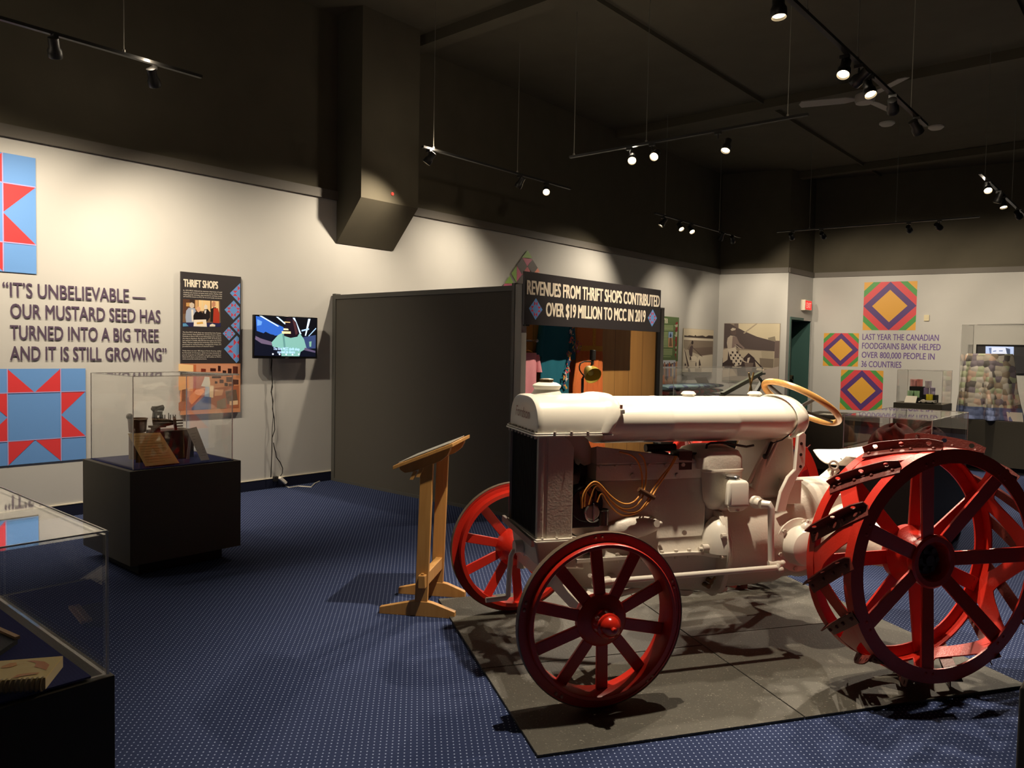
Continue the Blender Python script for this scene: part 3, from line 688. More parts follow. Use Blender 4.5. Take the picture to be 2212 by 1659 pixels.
b = tb(); b.lathe([(.034, 0), (.034, .005), (.029, .006), (.029, .010), (.034, .011), (.034, .016), (.022, .022)], (.828, .25, .868), (0, 0, 1), 6); b.build('oil_cup_cap', M_STEEL, tr, smooth=0)
b = tb()
q = tp(1470, 985, .12)
b.bx(q.x - .035, q.x + .035, .08, .17, q.z - .06, q.z + .03); b.cyl((q.x, .125, q.z - .10), (q.x, .125, q.z - .05), .022, n=14); b.cyl((q.x - .12, .1, q.z + .01), (q.x - .02, .1, q.z - .01), .013, n=10); b.cyl((q.x + .03, .12, q.z), (q.x + .09, .12, q.z), .017, n=12)
b.cyl((q.x - .16, .06, q.z + .035), (q.x + .0, .06, q.z + .035), .02, n=12); b.bx(q.x - .13, q.x - .07, .07, .13, q.z - .02, q.z + .02); b.cyl((q.x, .125, q.z - .128), (q.x, .125, q.z - .10), .010, n=8)
b.build('carburettor', mat('dark_rusty_iron', (54, 30, 22), .5, noise=.35, nscale=50), tr)
b = tb(); b.bx(q.x - .15, q.x - .12, .07, .10, q.z - .02, q.z + .02); b.bx(q.x - .09, q.x - .075, .13, .15, q.z - .03, q.z - .005); b.build('linkage_block', M_STEEL, tr, smooth=0)
b = tb(); b.tube([tp(*p, .15) for p in ((1490, 979), (1505, 980), (1518, 979), (1525, 972), (1527, 961), (1535, 957), (1560, 956), (1590, 961), (1612, 965), (1628, 962))], .006, 8); b.build('fuel_pipe', M_DARK, tr)
b = tb(); b.tube([tp(*p, .16) for p in ((1670, 957), (1690, 950), (1703, 940), (1708, 932))], .0035, 8); b.build('control_cable', M_DARK, tr)
# --- flywheel-like magneto timer, loom and ignition wires
b = tb(); q = tp(1268, 1090, .2)
b.cyl((q.x, .10, q.z), (q.x, .2, q.z), .082, n=32); b.bx(q.x - .085, q.x + .07, .08, .19, q.z - .11, q.z - .02); b.build('timer_case', mat('timer_black', (20, 18, 16), .4), tr, bevel=.004)
b = tb(); b.prism([(q.x - .03, .202, q.z - .01), (q.x + .05, .202, q.z - .01), (q.x + .045, .202, q.z + .06), (q.x + .005, .202, q.z + .085), (q.x - .04, .202, q.z + .06)], (0, .006, 0)); b.build('copper_plate', M_COPPER, tr, smooth=0)
b = tb(); b.bar((q.x - .015, .212, q.z + .075), (q.x + .045, .212, q.z - .005), .005, .012, (0, 1, 0)); b.bar((q.x + .035, .212, q.z + .075), (q.x + .02, .212, q.z - .01), .005, .014, (0, 1, 0)); b.bar((q.x + .06, .21, q.z + .06), (q.x + .045, .21, q.z - .0), .008, .02, (0, 1, 0)); b.bar((q.x - .035, .21, q.z + .05), (q.x - .015, .21, q.z + .01), .008, .02, (0, 1, 0)); b.build('contact_spring', M_DARK, tr, smooth=0)
b = tb(); b.cyl((q.x + .02, .2, q.z - .035), (q.x + .02, .222, q.z - .035), .036, n=24); b.build('timer_cover', mat('pewter', (176, 174, 160), .4, metal=.4), tr, bevel=.006)
b = tb(); b.tube([(q.x + .02 + .040 * math.cos(a), .228, q.z - .035 + .040 * math.sin(a)) for a in [2.2 + i * .25 for i in range(14)]], .004, 6); b.bar((q.x + .02, .228, q.z + .01), (q.x + .02, .228, q.z - .07), .005, .012, (0, 1, 0)); b.build('spring_clip', M_STEEL, tr)
b = tb(); b.cyl((q.x + .085, .19, q.z - .10), (q.x + .085, .19, q.z - .03), .026, n=18); b.torus((q.x + .085, .19, q.z - .03), (0, 0, 1), .026, .004, 24, 6); b.build('sediment_cup', mat('smoky_cup', (66, 64, 58), .2, coat=.5), tr)
for w in ([(1257, 1098), (1257, 1080), (1262, 1062), (1275, 1045), (1285, 1039.5), (1296, 1045), (1315, 1068), (1335, 1084), (1352, 1090), (1368, 1086), (1380, 1074), (1386, 1058), (1388, 1040), (1385, 1015), (1377, 995), (1366, 984), (1352, 979), (1338, 976)],
          [(1262, 1095), (1264, 1062), (1282, 1043), (1298, 1050), (1318, 1080), (1338, 1097), (1355, 1100), (1374, 1094), (1388, 1076), (1392, 1058), (1396, 1035), (1396, 1010), (1390, 988), (1380, 980)],
          [(1272, 1090), (1285, 1044), (1302, 1058), (1325, 1090), (1345, 1104), (1366, 1108.5), (1384, 1102), (1398, 1082), (1408, 1060), (1428, 1030), (1448, 1008), (1459, 985)],
          [(1290, 1085), (1299, 1060), (1312, 1086), (1330, 1106), (1345, 1113.5), (1362, 1114), (1385, 1103), (1403, 1084), (1414, 1062), (1436, 1028), (1455, 1000), (1462, 985)]):
    b = tb(); m_ = len(w); pts = [tp(x, y, .225 if i < m_ * .6 else .19) for i, (x, y) in enumerate(w)]
    # smooth the polyline
    for _ in range(2):
        s_ = [pts[0]]
        for a_, c_ in zip(pts, pts[1:]): s_ += [a_.lerp(c_, .25), a_.lerp(c_, .75)]
        pts = s_ + [pts[-1]]
    b.tube(pts, .0042, 7); b.build('ignition_wire', M_WIRE, tr, smooth=60)
b = tb(); b.cyl(tp(1380, 1057, .215), tp(1413, 1076, .215), .012, n=10); b.build('wire_loom', M_BROWN, tr)
# --- steering wheel
sc_, sp_ = math.cos(.555), math.sin(.555)
hub = V(1.394, 0, 1.221); ax = V(sp_, 0, sc_); ux = V(sc_, 0, -sp_)
b = tb(); b.torus(hub, ax, .208, .0165, 64, 14); sw = b.build('steering_wheel', M_RIM, tr, smooth=60)
for k in range(4):
    a = .35 + k * PI / 2; d = ux * math.cos(a) + V(0, 1, 0) * math.sin(a); c_ = hub - ax * .035
    b = tb(); b.bar(c_ + d * .02, hub + d * .20 - ax * .004, .016, .010, ax); b.build('spoke', M_DARK, sw)
b = tb(); b.cyl(hub - ax * .055, hub - ax * .02, .028, n=18); b.build('hub', M_DARK, sw)
b = tb(); b.obox(hub - ax * .012, ux, (0, 1, 0), ax, .03, .012, .012); b.build('hub_nut', M_STEEL, sw)
b = tb(); b.cyl(hub - ax * .05, hub - ax * .22, .016, n=14); b.build('steering_column', M_DARK, tr)
# --- perforated bracket, arm and tool box on the near rear of the tank
b = tb(); b.prism([(1.205, .2, .90), (1.215, .2, 1.07), (1.245, .2, 1.09), (1.262, .2, 1.075), (1.262, .2, .92), (1.235, .2, .885), (1.205, .2, .84), (1.175, .2, .77), (1.155, .2, .69), (1.105, .2, .69), (1.125, .2, .79), (1.165, .2, .865)], (0, .022, 0)); bk = b.build('side_bracket', M_WHITE, tr, bevel=.004)
for z in (1.03, .975, .915):
    b = tb(); b.cyl((1.234, .2215, z), (1.234, .2235, z), .008, n=12); b.build('bolt_hole', M_DARK, bk)
b = tb(); b.bx(1.175, 1.262, .12, .20, .722, .838); b.bx(1.17, 1.267, .115, .206, .838, .845); b.build('tool_box', M_WHITE2, tr, bevel=.003)
# --- steering drop arm and drag link
b = tb(); b.lathe([(.03, 0), (.032, .02), (.024, .025), (.024, .06)], (.962, .24, .752), (0, 1, 0), 20); b.tube([(.962, .30, .752), (.985, .325, .752), (.993, .33, .735), (.997, .33, .60), (1.003, .33, .475)], [.02, .02, .017, .015, .015], 14); b.build('drop_arm', M_WHITE, tr)
b = tb(); b.cyl((.985, .335, .468), (1.05, .345, .47), .015, n=14); b.sph((1.055, .345, .47), .017, n=14, m=8); b.cyl((1.01, .36, .44), (1.03, .36, .47), .014, n=12); b.sph((1.03, .365, .446), .018, n=14, m=8); b.build('link_joint', M_WHITE2, tr)
b = tb(); b.cyl((1.01, .36, .456), (.15, .36, .45), .0135, n=14); b.build('drag_link', M_WHITE, tr)
b = tb(); b.cyl((.15, .36, .45), (.09, .36, .447), .017, n=12); b.sph((.08, .36, .445), .022, n=14, m=8); b.cyl((.08, .36, .445), (.06, .45, .40), .016, n=12); b.build('steering_arm', M_WHITE2, tr)
# --- front axle, pivot, radius rods and tie rod
b = tb()
for k in (1, -1): b.rings([[(-.03, k * .02, .45), (.03, k * .02, .45), (.03, k * .02, .355), (-.03, k * .02, .355)], [(-.028, k * .3, .40), (.028, k * .3, .40), (.028, k * .3, .335), (-.028, k * .3, .335)], [(-.025, k * .47, .385), (.025, k * .47, .385), (.025, k * .47, .335), (-.025, k * .47, .335)]])
b.build('front_axle', M_WHITE2, tr, bevel=.004)
b = tb(); b.bx(-.045, .045, -.05, .05, .34, .47); b.cyl((-.065, 0, .40), (.065, 0, .40), .035, n=18); b.build('axle_pivot', M_WHITE2, tr, bevel=.008)
for k in (1, -1):
    b = tb(); b.cyl((.03, k * .36, .36), (.50, k * .03, .30), .014, n=12); b.build('radius_rod', M_WHITE, tr)
    b = tb(); b.cyl((0, k * .47, .29), (0, k * .47, .44), .024, n=16); b.cyl((0, k * .45, .365), (0, k * .56, .365), .026, .022, n=16); b.build('steering_knuckle', M_WHITE2, tr)
b = tb(); b.cyl((.10, -.42, .36), (.10, .42, .36), .011, n=12); b.build('tie_rod', M_WHITE, tr)
b = tb(); b.cyl((.30, .10, .385), (.14, .30, .44), .012, n=10); b.lathe([(.018, 0), (.022, .01), (.022, .05), (.014, .06)], (.25, .16, .402), (-.62, .78, .2), 14); b.cyl((.14, .3, .44), (.04, .38, .49), .009, n=8); b.build('spring_strut', M_WHITE2, tr)
b = tb(); b.bx(.155, .175, .02, .035, .26, .34); b.sph((.165, .028, .255), .016, n=12, m=8); b.build('drain_cock', M_BRASS, tr)
# --- starting crank
b = tb(); b.cyl((-.14, 0, .535), (-.19, 0, .535), .03, n=20); b.lathe([(.045, 0), (.05, .02), (.04, .04)], (-.15, 0, .535), (1, 0, 0), 20); b.build('crank_boss', M_WHITE, tr)
b = tb(); b.tube([(-.10, 0, .52), (-.17, 0, .52), (-.195, 0, .512), (-.205, 0, .49), (-.212, 0, .40), (-.215, 0, .30), (-.225, 0, .29), (-.325, 0, .287)], .0125, 12); b.build('starting_crank', M_WHITE, tr)
# --- seat, eyelet and spring
b = tb()
R = []
for i in range(9):
    u = i / 8; x = 1.585 + .46 * u; hw = .20 * (1 - (2 * u - 1) ** 4 * .35)
    row = []
    for j in range(15):
        w = -1 + 2 * j / 14; row.append((x, hw * w, .872 + .06 * abs(w) ** 2.2 + .035 * (2 * u - 1) ** 2 * (1 if u > .5 else .35)))
    R.append(row)
b.rings(R, closed=False)
st = b.build('seat', M_WHITE, tr, smooth=60); sm_ = st.modifiers.new('thick', 'SOLIDIFY'); sm_.thickness = .006
for px_, py_, qx, qy in ((1813, 990, 1824, 998), (1828, 988, 1837, 996), (1844, 986, 1848, 991)):
    b = tb(); b.bar(tp(px_, py_, .06) + V(0, .01, 0), tp(qx, qy, .06) + V(0, .01, 0), .004, .004); b.build('slot', M_DARK, st, smooth=0)
b = tb(); q = tp(1801, 1005, .10); b.torus(q, (-.3, 1, .3), .022, .006, 28, 8); b.cyl(q + V(-.004, 0, -.025), q + V(-.012, 0, -.055), .008, n=10); b.build('seat_eyelet', mat('grey_ring', (170, 160, 150), .35), tr)
b = tb(); b.bar((1.36, .0, .665), (1.63, .0, .86), .07, .018); b.build('seat_spring', M_WHITE, tr, bevel=.003)

# ------------------------------------------------------------------ wheels
def front_wheel(k):
    """k = 1 the near wheel, -1 the far one; the rim is the part, its spokes and hub are sub-parts"""
    zc, R = .363 + MZ, .363
    cy = lambda y: k * y
    b = tb()
    b.mi = 0; b.lathe([(R - .012, cy(.592)), (R - .012, cy(.617)), (R - .004, cy(.617)), (R - .004, cy(.592))], (0, 0, zc), (0, 1, 0), 72, closed=True)
    b.lathe([(R - .0115, cy(.595)), (R - .0115, cy(.613)), (R - .045, cy(.613)), (R - .045, cy(.595))], (0, 0, zc), (0, 1, 0), 72, closed=True)
    b.lathe([(.302, cy(.535)), (.302, cy(.640)), (.306, cy(.646)), (.318, cy(.646)), (.322, cy(.640)), (.322, cy(.535))], (0, 0, zc), (0, 1, 0), 72, closed=True)
    b.mi = 1; b.lathe([(R - .0039, cy(.590)), (R - .0039, cy(.619)), (R, cy(.619)), (R, cy(.590))], (0, 0, zc), (0, 1, 0), 72, closed=True)
    w = b.build('front_wheel', [M_RED, M_TREAD], tr, smooth=35)
    for j in range(5):
        for s in (-.035, .035):
            a = math.radians(94 + 72 * j) + s * 1.2; b = tb(); c = V((R - .014) * math.cos(a), 0, (R - .014) * math.sin(a) + zc)
            c.y = cy(.615); b.sph(c - V(math.cos(a), 0, math.sin(a)) * .006, .0075, n=10, m=6); b.build('rim_rivet', mat('worn_rivet', (190, 130, 110), .4), w)
    for j in range(10):
        a = math.radians(94 + 36 * j); d = V(math.cos(a), 0, math.sin(a)); t = V(-math.sin(a), 0, math.cos(a))
        p, q = V(0, cy(.605), zc) + d * .07, V(0, cy(.575), zc) + d * .312
        b = tb(); b.rings([[p + t * .024 + V(0, k * .008, 0), p - t * .024 + V(0, k * .008, 0), p - t * .024 - V(0, k * .008, 0), p + t * .024 - V(0, k * .008, 0)], [q + t * .026 + V(0, k * .007, 0), q - t * .026 + V(0, k * .007, 0), q - t * .026 - V(0, k * .007, 0), q + t * .026 - V(0, k * .007, 0)]])
        b.build('spoke', M_RED, w, bevel=.003)
    b = tb(); b.lathe([(.05, .50), (.085, .53), (.108, .585), (.108, .612), (.098, .62), (.075, .622), (.058, .63)], (0, 0, zc), (0, k, 0), 40); b.build('hub', M_RED, w, smooth=35)
    b = tb(); b.lathe([(.056, .62), (.055, .668), (.051, .674), (.051, .688), (.043, .693), (.038, .712), (.024, .724), (.012, .728), (.010, .742), (.003, .744)], (0, 0, zc), (0, k, 0), 32); b.build('hub_cap', mat('glossy_red', (198, 40, 26), .2, coat=.5), w, smooth=35)
    return w
front_wheel(1); front_wheel(-1)

RX, RZ, RR = 1.51, .570, .512
def rear_wheel(k):
    Y0, Y1 = .59, .87
    def cp(th, y, r): return V(RX + r * math.cos(th), k * y, RZ + r * math.sin(th))
    b = tb()
    t = .008
    for ya, yb in ((Y0, Y0 + .045), (Y1 - .045, Y1)):
        b.lathe([(RR, k * ya), (RR, k * yb), (RR - t, k * yb), (RR - t, k * ya)], (RX, 0, RZ), (0, 1, 0), 84, closed=True)
    for ya in (Y0, Y1 - .008):
        b.lathe([(RR - t + .001, k * ya), (RR - t + .001, k * (ya + .008)), (RR - .062, k * (ya + .008)), (RR - .062, k * ya)], (RX, 0, RZ), (0, 1, 0), 84, closed=True)
    near0, far0 = math.radians(3), math.radians(28.7)
    nodes = sorted([(near0 + 2 * PI * i / 7, Y1 - .03) for i in range(7)] + [(far0 + 2 * PI * i / 7, Y0 + .03) for i in range(7)])
    nodes.append((nodes[0][0] + 2 * PI, nodes[0][1]))
    for (a0, ya), (a1, yb) in zip(nodes, nodes[1:]):
        ring = []; n = 9
        for i in range(n + 1):
            u = i / n; flare = .038 + .045 * (2 * u - 1) ** 4 
            dth = (a1 - a0); y = ya + (yb - ya) * u; th = a0 + dth * u
            L = math.hypot(dth * RR, yb - ya); nth, ny = -(yb - ya) / L, dth * RR / L
            pts = []
            for s_, r_ in ((1, RR - .001), (-1, RR - .001), (-1, RR - t + .001), (1, RR - t + .001)):
                yy = min(max(y + s_ * flare * ny, Y0 + .004), Y1 - .004); pts.append(cp(th + s_ * flare * nth / RR, yy, r_))
            ring.append(pts)
        b.rings(ring)
    w = b.build('rear_wheel', M_RED, tr, smooth=35)
    for ph, yin, yout, hubr in ((near0, .772, .862, .10), (far0, .655, .598, .11)):
        for i in range(7):
            a = ph + 2 * PI * i / 7; d = V(math.cos(a), 0, math.sin(a)); tt = V(-math.sin(a), 0, math.cos(a))
            p, q = V(RX, k * yin, RZ) + d * hubr * .8, V(RX, k * yout, RZ) + d * (RR - .012); n_ = V(0, k * .006, 0)
            b = tb(); b.rings([[p + tt * .031 + n_, p - tt * .031 + n_, p - tt * .031 - n_, p + tt * .031 - n_], [q + tt * .035 + n_, q - tt * .035 + n_, q - tt * .035 - n_, q + tt * .035 - n_]])
            for s in (-.02, .02): b.sph(q - d * .03 + tt * s + n_, .008, n=8, m=6)
            b.build('spoke', M_RED, w, bevel=.002)
    b = tb(); b.lathe([(.085, .60), (.13, .62), (.135, .66), (.105, .70), (.10, .74), (.118, .765), (.121, .79), (.112, .797), (.09, .795), (.082, .785), (.078, .74), (.01, .735)], (RX, 0, RZ), (0, k, 0), 44); b.build('hub', M_RED, w, smooth=35)
    b = tb(); b.cyl((RX, k * .735, RZ), (RX, k * .752, RZ), .066, n=28); b.cyl((RX, k * .752, RZ), (RX, k * .772, RZ), .024, n=16)
    for i in range(6): a = i * PI / 3; b.cyl((RX + .046 * math.cos(a), k * .75, RZ + .046 * math.sin(a)), (RX + .046 * math.cos(a), k * .765, RZ + .046 * math.sin(a)), .012, n=8)
    b.build('axle_plate', mat('oily_iron', (58, 34, 22), .45, noise=.3, nscale=40), w)
    # curved angle-iron cleats, set slantwise across the rim
    for i in range(14):
        a0 = math.radians(141.8 + 360 / 14 * i); span = math.radians(-20.5)
        def at(u, h, off, th_=0.0):
            th = a0 + span * u; y = .598 + .262 * u
            L = math.hypot(span * RR, .262); nth, ny = .262 / L, -span * RR / L
            return cp(th + (off * nth) / RR, y + off * ny, RR + .001 + h)
        b = tb(); b.mi = 0
        n = 8
        b.rings([[at(j / n, 0, .0), at(j / n, 0, .047), at(j / n, .005, .047), at(j / n, .005, .0)] for j in range(n + 1)])
        # upright with three round holes
        H = .045
        nc = 3
        for c in range(nc):
            ua, ub = c / nc, (c + 1) / nc; uc = (ua + ub) / 2; hc = .026; rr_u, rr_h = .011 / .318, .011
            hole, rect = [], []
            e0 = .012 if c == 0 else 0; e1 = .012 if c == nc - 1 else 0
            for s in range(8):
                an = 2 * PI * s / 8; hole.append((uc + rr_u * math.cos(an), hc + rr_h * math.sin(an)))
            rect = [(ub, hc), (ub, H - e1), (uc, H), (ua, H - e0), (ua, hc), (ua, 0), (uc, 0), (ub, 0)]
            for side in (0, -.005):
                A = [b.v(at(u, h, side)) for u, h in rect]; B = [b.v(at(u, h, side)) for u, h in hole]
                for s in range(8): b.f([A[s], A[(s + 1) % 8], B[(s + 1) % 8], B[s]])
                if side == 0: A0, B0 = A, B
            for s in range(8):
                b.f([B0[s], B0[(s + 1) % 8], B[(s + 1) % 8], B[s]])
                if s in (1, 2) or (c == 0 and s in (3, 4)) or (c == nc - 1 and s in (0, 7)) or s in (5, 6): b.f([A0[s], A0[(s + 1) % 8], A[(s + 1) % 8], A[s]])
        for u in (.08, .38, .62, .9): b.sph(at(u, .006, .02), .0085, n=8, m=5)
        b.build('cleat', M_CLEAT, w, smooth=30)
    return w
rear_wheel(1); rear_wheel(-1)
# ------------------------------------------------------------------ left wall graphics
XW = XL + .001
LWP = lambda px, py: on_x(px, py, XL)
def board_x(name, x, y0, y1, z0, z1, t, m, label, cat, group=None):
    b = MB(); b.bx(x, x + t, y0, y1, z0, z1)
    return tag(b.build(name, m, at=(x, (y0 + y1) / 2, z0), smooth=0), label, cat, group)
BLUE, RED_ = (108, 158, 222), (226, 66, 70)
def star_layers(mk, blue=BLUE, red=RED_):
    u = lambda i, j: mk(i / 4, j / 4)
    L = [(blue, [u(0, 0), u(4, 0), u(4, 4), u(0, 4)])]
    tris = []
    for (x, y, dx, dy) in ((1, 3, 1, 0), (3, 3, 0, -1), (3, 1, -1, 0), (1, 1, 0, 1)):
        # side of the centre square that starts at (x, y) and runs along (dx, dy); outward normal is (-dy, dx)
        ox, oy = -dy, dx
        tris.append([(x, y), (x + ox, y + oy), (x + dx, y + dy)])
        tris.append([(x + 2 * dx, y + 2 * dy), (x + 2 * dx + ox, y + 2 * dy + oy), (x + dx, y + dy)])
    for t in tris: L.append((red, [u(*p) for p in t]))
    w = .02
    pale = (176, 170, 220)
    for a in (1, 3): L += [(pale, [u(a - w, 0), u(a + w, 0), u(a + w, 4), u(a - w, 4)]), (pale, [u(0, a - w), u(4, a - w), u(4, a + w), u(0, a + w)])]
    return L
def star_on_wall(y1, z1, s, label):
    mk = lambda a, c: V(XL, y1 - s + s * a, z1 - s + s * c)
    L = star_layers(lambda a, c: (a, c))
    b_at = V(XL, y1 - s / 2, z1 - s)
    o = picture('quilt_square_decal', None, lambda a, c: mk(a, c), (1, 0, 0), L, at=b_at)
    return tag(o, label, 'wall decal', 'blue and red star squares on the left wall')
star_on_wall(2.18, 2.935, .925, 'upper blue and red star quilt square above the quotation, cut by the left edge')
star_on_wall(2.545, 1.245, .77, 'lower blue and red star quilt square under the quotation, beside the glass case')
VIO = (86, 72, 92)
q = lettering('wall_quotation', [dict(body=s, L=LWP(*l) , R=LWP(*r), cap=c, bold=.012) for s, l, r, c in (
    ('\u201cIT\u2019S UNBELIEVABLE \u2014', (6, 639.5), (314, 654), .118), ('OUR MUSTARD SEED HAS', (22.5, 686), (346, 697), .118),
    ('TURNED INTO A BIG TREE', (22, 732.5), (342, 738), .118), ('AND IT IS STILL GROWING\u201d', (22, 778), (359, 778.5), .118))], ink(VIO), at=V(XL, 2.5, 1.35))
tag(q, 'dark purple vinyl quotation about a mustard seed lettered on the left wall', 'lettering')

# thrift shops board with its photo board underneath
py0, py1 = 3.362, 3.962
th = board_x('thrift_board', XL, py0, py1, 1.287, 2.136, .02, mat('black_board', (48, 44, 46), .5), 'black information board headed THRIFT SHOPS with blue star diamonds', 'information board')
XB = XL + .02
TB = lambda px, py: on_x(px, py, XB)
Z5 = zm(360, 570, 5.53)
T5 = lambda x, y: TB(*Z5(x, y))
lettering('heading', [dict(body='THRIFT SHOPS', L=T5(203, 270), R=T5(610, 298), cap=.072, bold=.03)], ink((238, 228, 206)), th, lift=.002)
para = ['In 1972 MCC reduced its overseas shipments of used', 'clothing and women at home took action. Rather than', 'shipping goods overseas, they decided to sell them locally', 'and send the income to MCC for its work locally and abroad.']
lines = [dict(body=s, L=T5(198, 322 + 24.5 * i), R=T5(660, 346 + 24.5 * i), cap=.012, bold=.004) for i, s in enumerate(para)]
p2 = ['The first MCC thrift shop was opened by Linie Friesen,', 'Selma Loewen, Susan Giesbrecht, and Sara Stoesz in Altona,', 'Manitoba in March 1972. It was followed the next month by', 'the shop in Steinbach. By the end of 1979, 55 thrift shops', 'had opened in Canada, with 38 more throughout the United', 'States. Women organized the leadership of the thrift shops,', 'purchased or rented facilities, managed the shops, and', 'provided hundreds of hours of volunteer labour.']
lines += [dict(body=s, L=T5(189, 822 + 24.3 * i), R=T5(650 if i < 7 else 565, 834 + 22.6 * i), cap=.012, bold=.004) for i, s in enumerate(p2)]
p3 = ['Today there are over 100 shops in North America, staffed', 'by thousands of volunteers, which have kept thousands of', 'pounds of goods out of landfills. Last year, revenues from', 'these thrift shops contributed over $19 million to MCC\u2019s', 'work around the world and at home.']
lines += [dict(body=s, L=T5(187, 1044 + 24.5 * i), R=T5(648 if i < 4 else 478, 1048 + 23.5 * i), cap=.012, bold=.004) for i, s in enumerate(p3)]
lettering('body_text', lines, ink((228, 220, 204)), th, lift=.002)
def diamond_layers(pts4):
    """star block drawn into the quad left, top, right, bottom (zoom pixels)"""
    l, t, r, b_ = [Vector((*p, 0)) for p in pts4]
    mk = lambda a, c: tuple(((l + (t - l) * a + (b_ - l) * c))[:2])
    return star_layers(mk, (104, 152, 212), (196, 66, 84))
def clip_x(layers, xm):
    out = []
    for c, pts in layers:
        res = []
        for i in range(len(pts)):
            p, q_ = pts[i], pts[(i + 1) % len(pts)]
            if p[0] <= xm: res.append(p)
            if (p[0] <= xm) != (q_[0] <= xm):
                k = (xm - p[0]) / (q_[0] - p[0]); res.append((xm, p[1] + (q_[1] - p[1]) * k))
        if len(res) > 2: out.append((c, res))
    return out
L = []
for quad, xm in ((((755, 350), (880, 228), (1005, 360), (880, 482)), 878), (((690, 548), (800, 437), (905, 552), (797, 668)), 874), (((765, 735), (872, 628), (980, 742), (872, 850)), 872), (((668, 832), (743, 752), (822, 836), (745, 916)), 872), (((683, 1015), (838, 856), (990, 1022), (832, 1184)), 862)):
    L += clip_x(diamond_layers(quad), xm)
picture('diamonds', th, lambda x, y: T5(x, y), (1, 0, 0), L, lift=.0008, step=.00004)
ph = [((118, 92, 70), [(195, 420), (635, 444), (645, 752), (190, 752)]), ((90, 60, 44), [(195, 420), (380, 430), (378, 560), (195, 600)]), ((60, 44, 36), [(275, 424), (330, 427), (330, 470), (275, 465)]),
      ((236, 204, 150), [(380, 432), (622, 446), (625, 580), (380, 560)]), ((226, 210, 170), [(420, 434), (428, 434), (428, 560), (420, 560)]), ((110, 74, 50), [(520, 440), (535, 440), (535, 560), (520, 560)]), ((196, 150, 90), [(232, 464), (300, 462), (300, 508), (232, 508)]), ((206, 160, 110), [(340, 432), (375, 433), (375, 560), (340, 540)]),
      ((40, 42, 84), [(190, 700), (645, 704), (645, 752), (190, 752)]), ((160, 172, 196), [(232, 560), (262, 524), (335, 528), (350, 570), (335, 700), (232, 700), (224, 640)]), ((206, 192, 176), [(272, 475), (300, 460), (328, 478), (330, 512), (300, 535), (274, 512)]), ((230, 224, 214), [(292, 545), (318, 545), (322, 690), (300, 690)]),
      ((28, 22, 24), [(318, 620), (340, 576), (370, 570), (410, 572), (440, 600), (445, 668), (318, 668)]), ((222, 172, 140), [(355, 528), (380, 506), (402, 526), (402, 560), (380, 580), (358, 562)]), ((34, 28, 30), [(430, 590), (450, 546), (490, 540), (516, 575), (518, 640), (480, 690), (440, 660)]), ((226, 216, 204), [(446, 510), (462, 482), (486, 500), (486, 532), (464, 548), (446, 534)]), ((232, 226, 220), [(450, 556), (476, 552), (464, 596), (452, 592)]),
      ((34, 34, 30), [(525, 540), (560, 520), (590, 520), (590, 700), (520, 690)]), ((176, 58, 40), [(560, 530), (610, 530), (630, 600), (628, 710), (552, 704)]), ((196, 140, 110), [(540, 470), (558, 444), (582, 456), (582, 500), (560, 520), (540, 504)]), ((242, 232, 214), [(326, 668), (470, 664), (480, 752), (320, 746)]), ((236, 226, 208), [(515, 728), (545, 714), (580, 728), (578, 748), (512, 748)]), ((90, 150, 190), [(192, 712), (228, 710), (262, 744), (192, 748)]), ((222, 176, 90), [(356, 700), (430, 690), (436, 716), (360, 722)])]
picture('group_photo', th, lambda x, y: T5(x, y), (1, 0, 0), ph, lift=.001, step=.00003)
tb2 = board_x('shop_photo_board', XL, py0, py1 - .004, .808, 1.2865, .02, mat('orange_photo', (206, 140, 100), .45), 'orange tinted photo of a crowded shop, directly below the thrift shops board', 'photo board')
Z6 = zm(360, 570, 5.53)
pp = [((244, 206, 150), [(142, 1195), (352, 1210), (352, 1275), (330, 1420), (142, 1300)]), ((232, 176, 122), [(142, 1290), (330, 1300), (310, 1520), (142, 1510)]), ((196, 110, 70), [(318, 1205), (352, 1205), (352, 1600), (318, 1600)]), ((214, 150, 116), [(352, 1200), (868, 1205), (862, 1340), (352, 1330)])]
for x0, y0, x1, y1, c in ((410, 1250, 468, 1290, (120, 50, 34)), (520, 1245, 588, 1285, (70, 30, 24)), (612, 1216, 646, 1284, (60, 28, 24)), (668, 1272, 712, 1310, (60, 34, 30)), (730, 1248, 776, 1312, (56, 30, 26)), (790, 1222, 850, 1312, (90, 44, 34)), (540, 1340, 650, 1366, (80, 56, 50)), (575, 1400, 606, 1430, (80, 56, 50)), (632, 1380, 680, 1424, (80, 50, 46)), (712, 1350, 780, 1410, (96, 66, 56)), (790, 1380, 858, 1440, (86, 56, 48)), (690, 1420, 730, 1460, (70, 46, 44)), (740, 1430, 800, 1470, (110, 76, 60))):
    pp.append((c, [(x0, y0), (x1, y0 + 4), (x1, y1), (x0, y1)]))
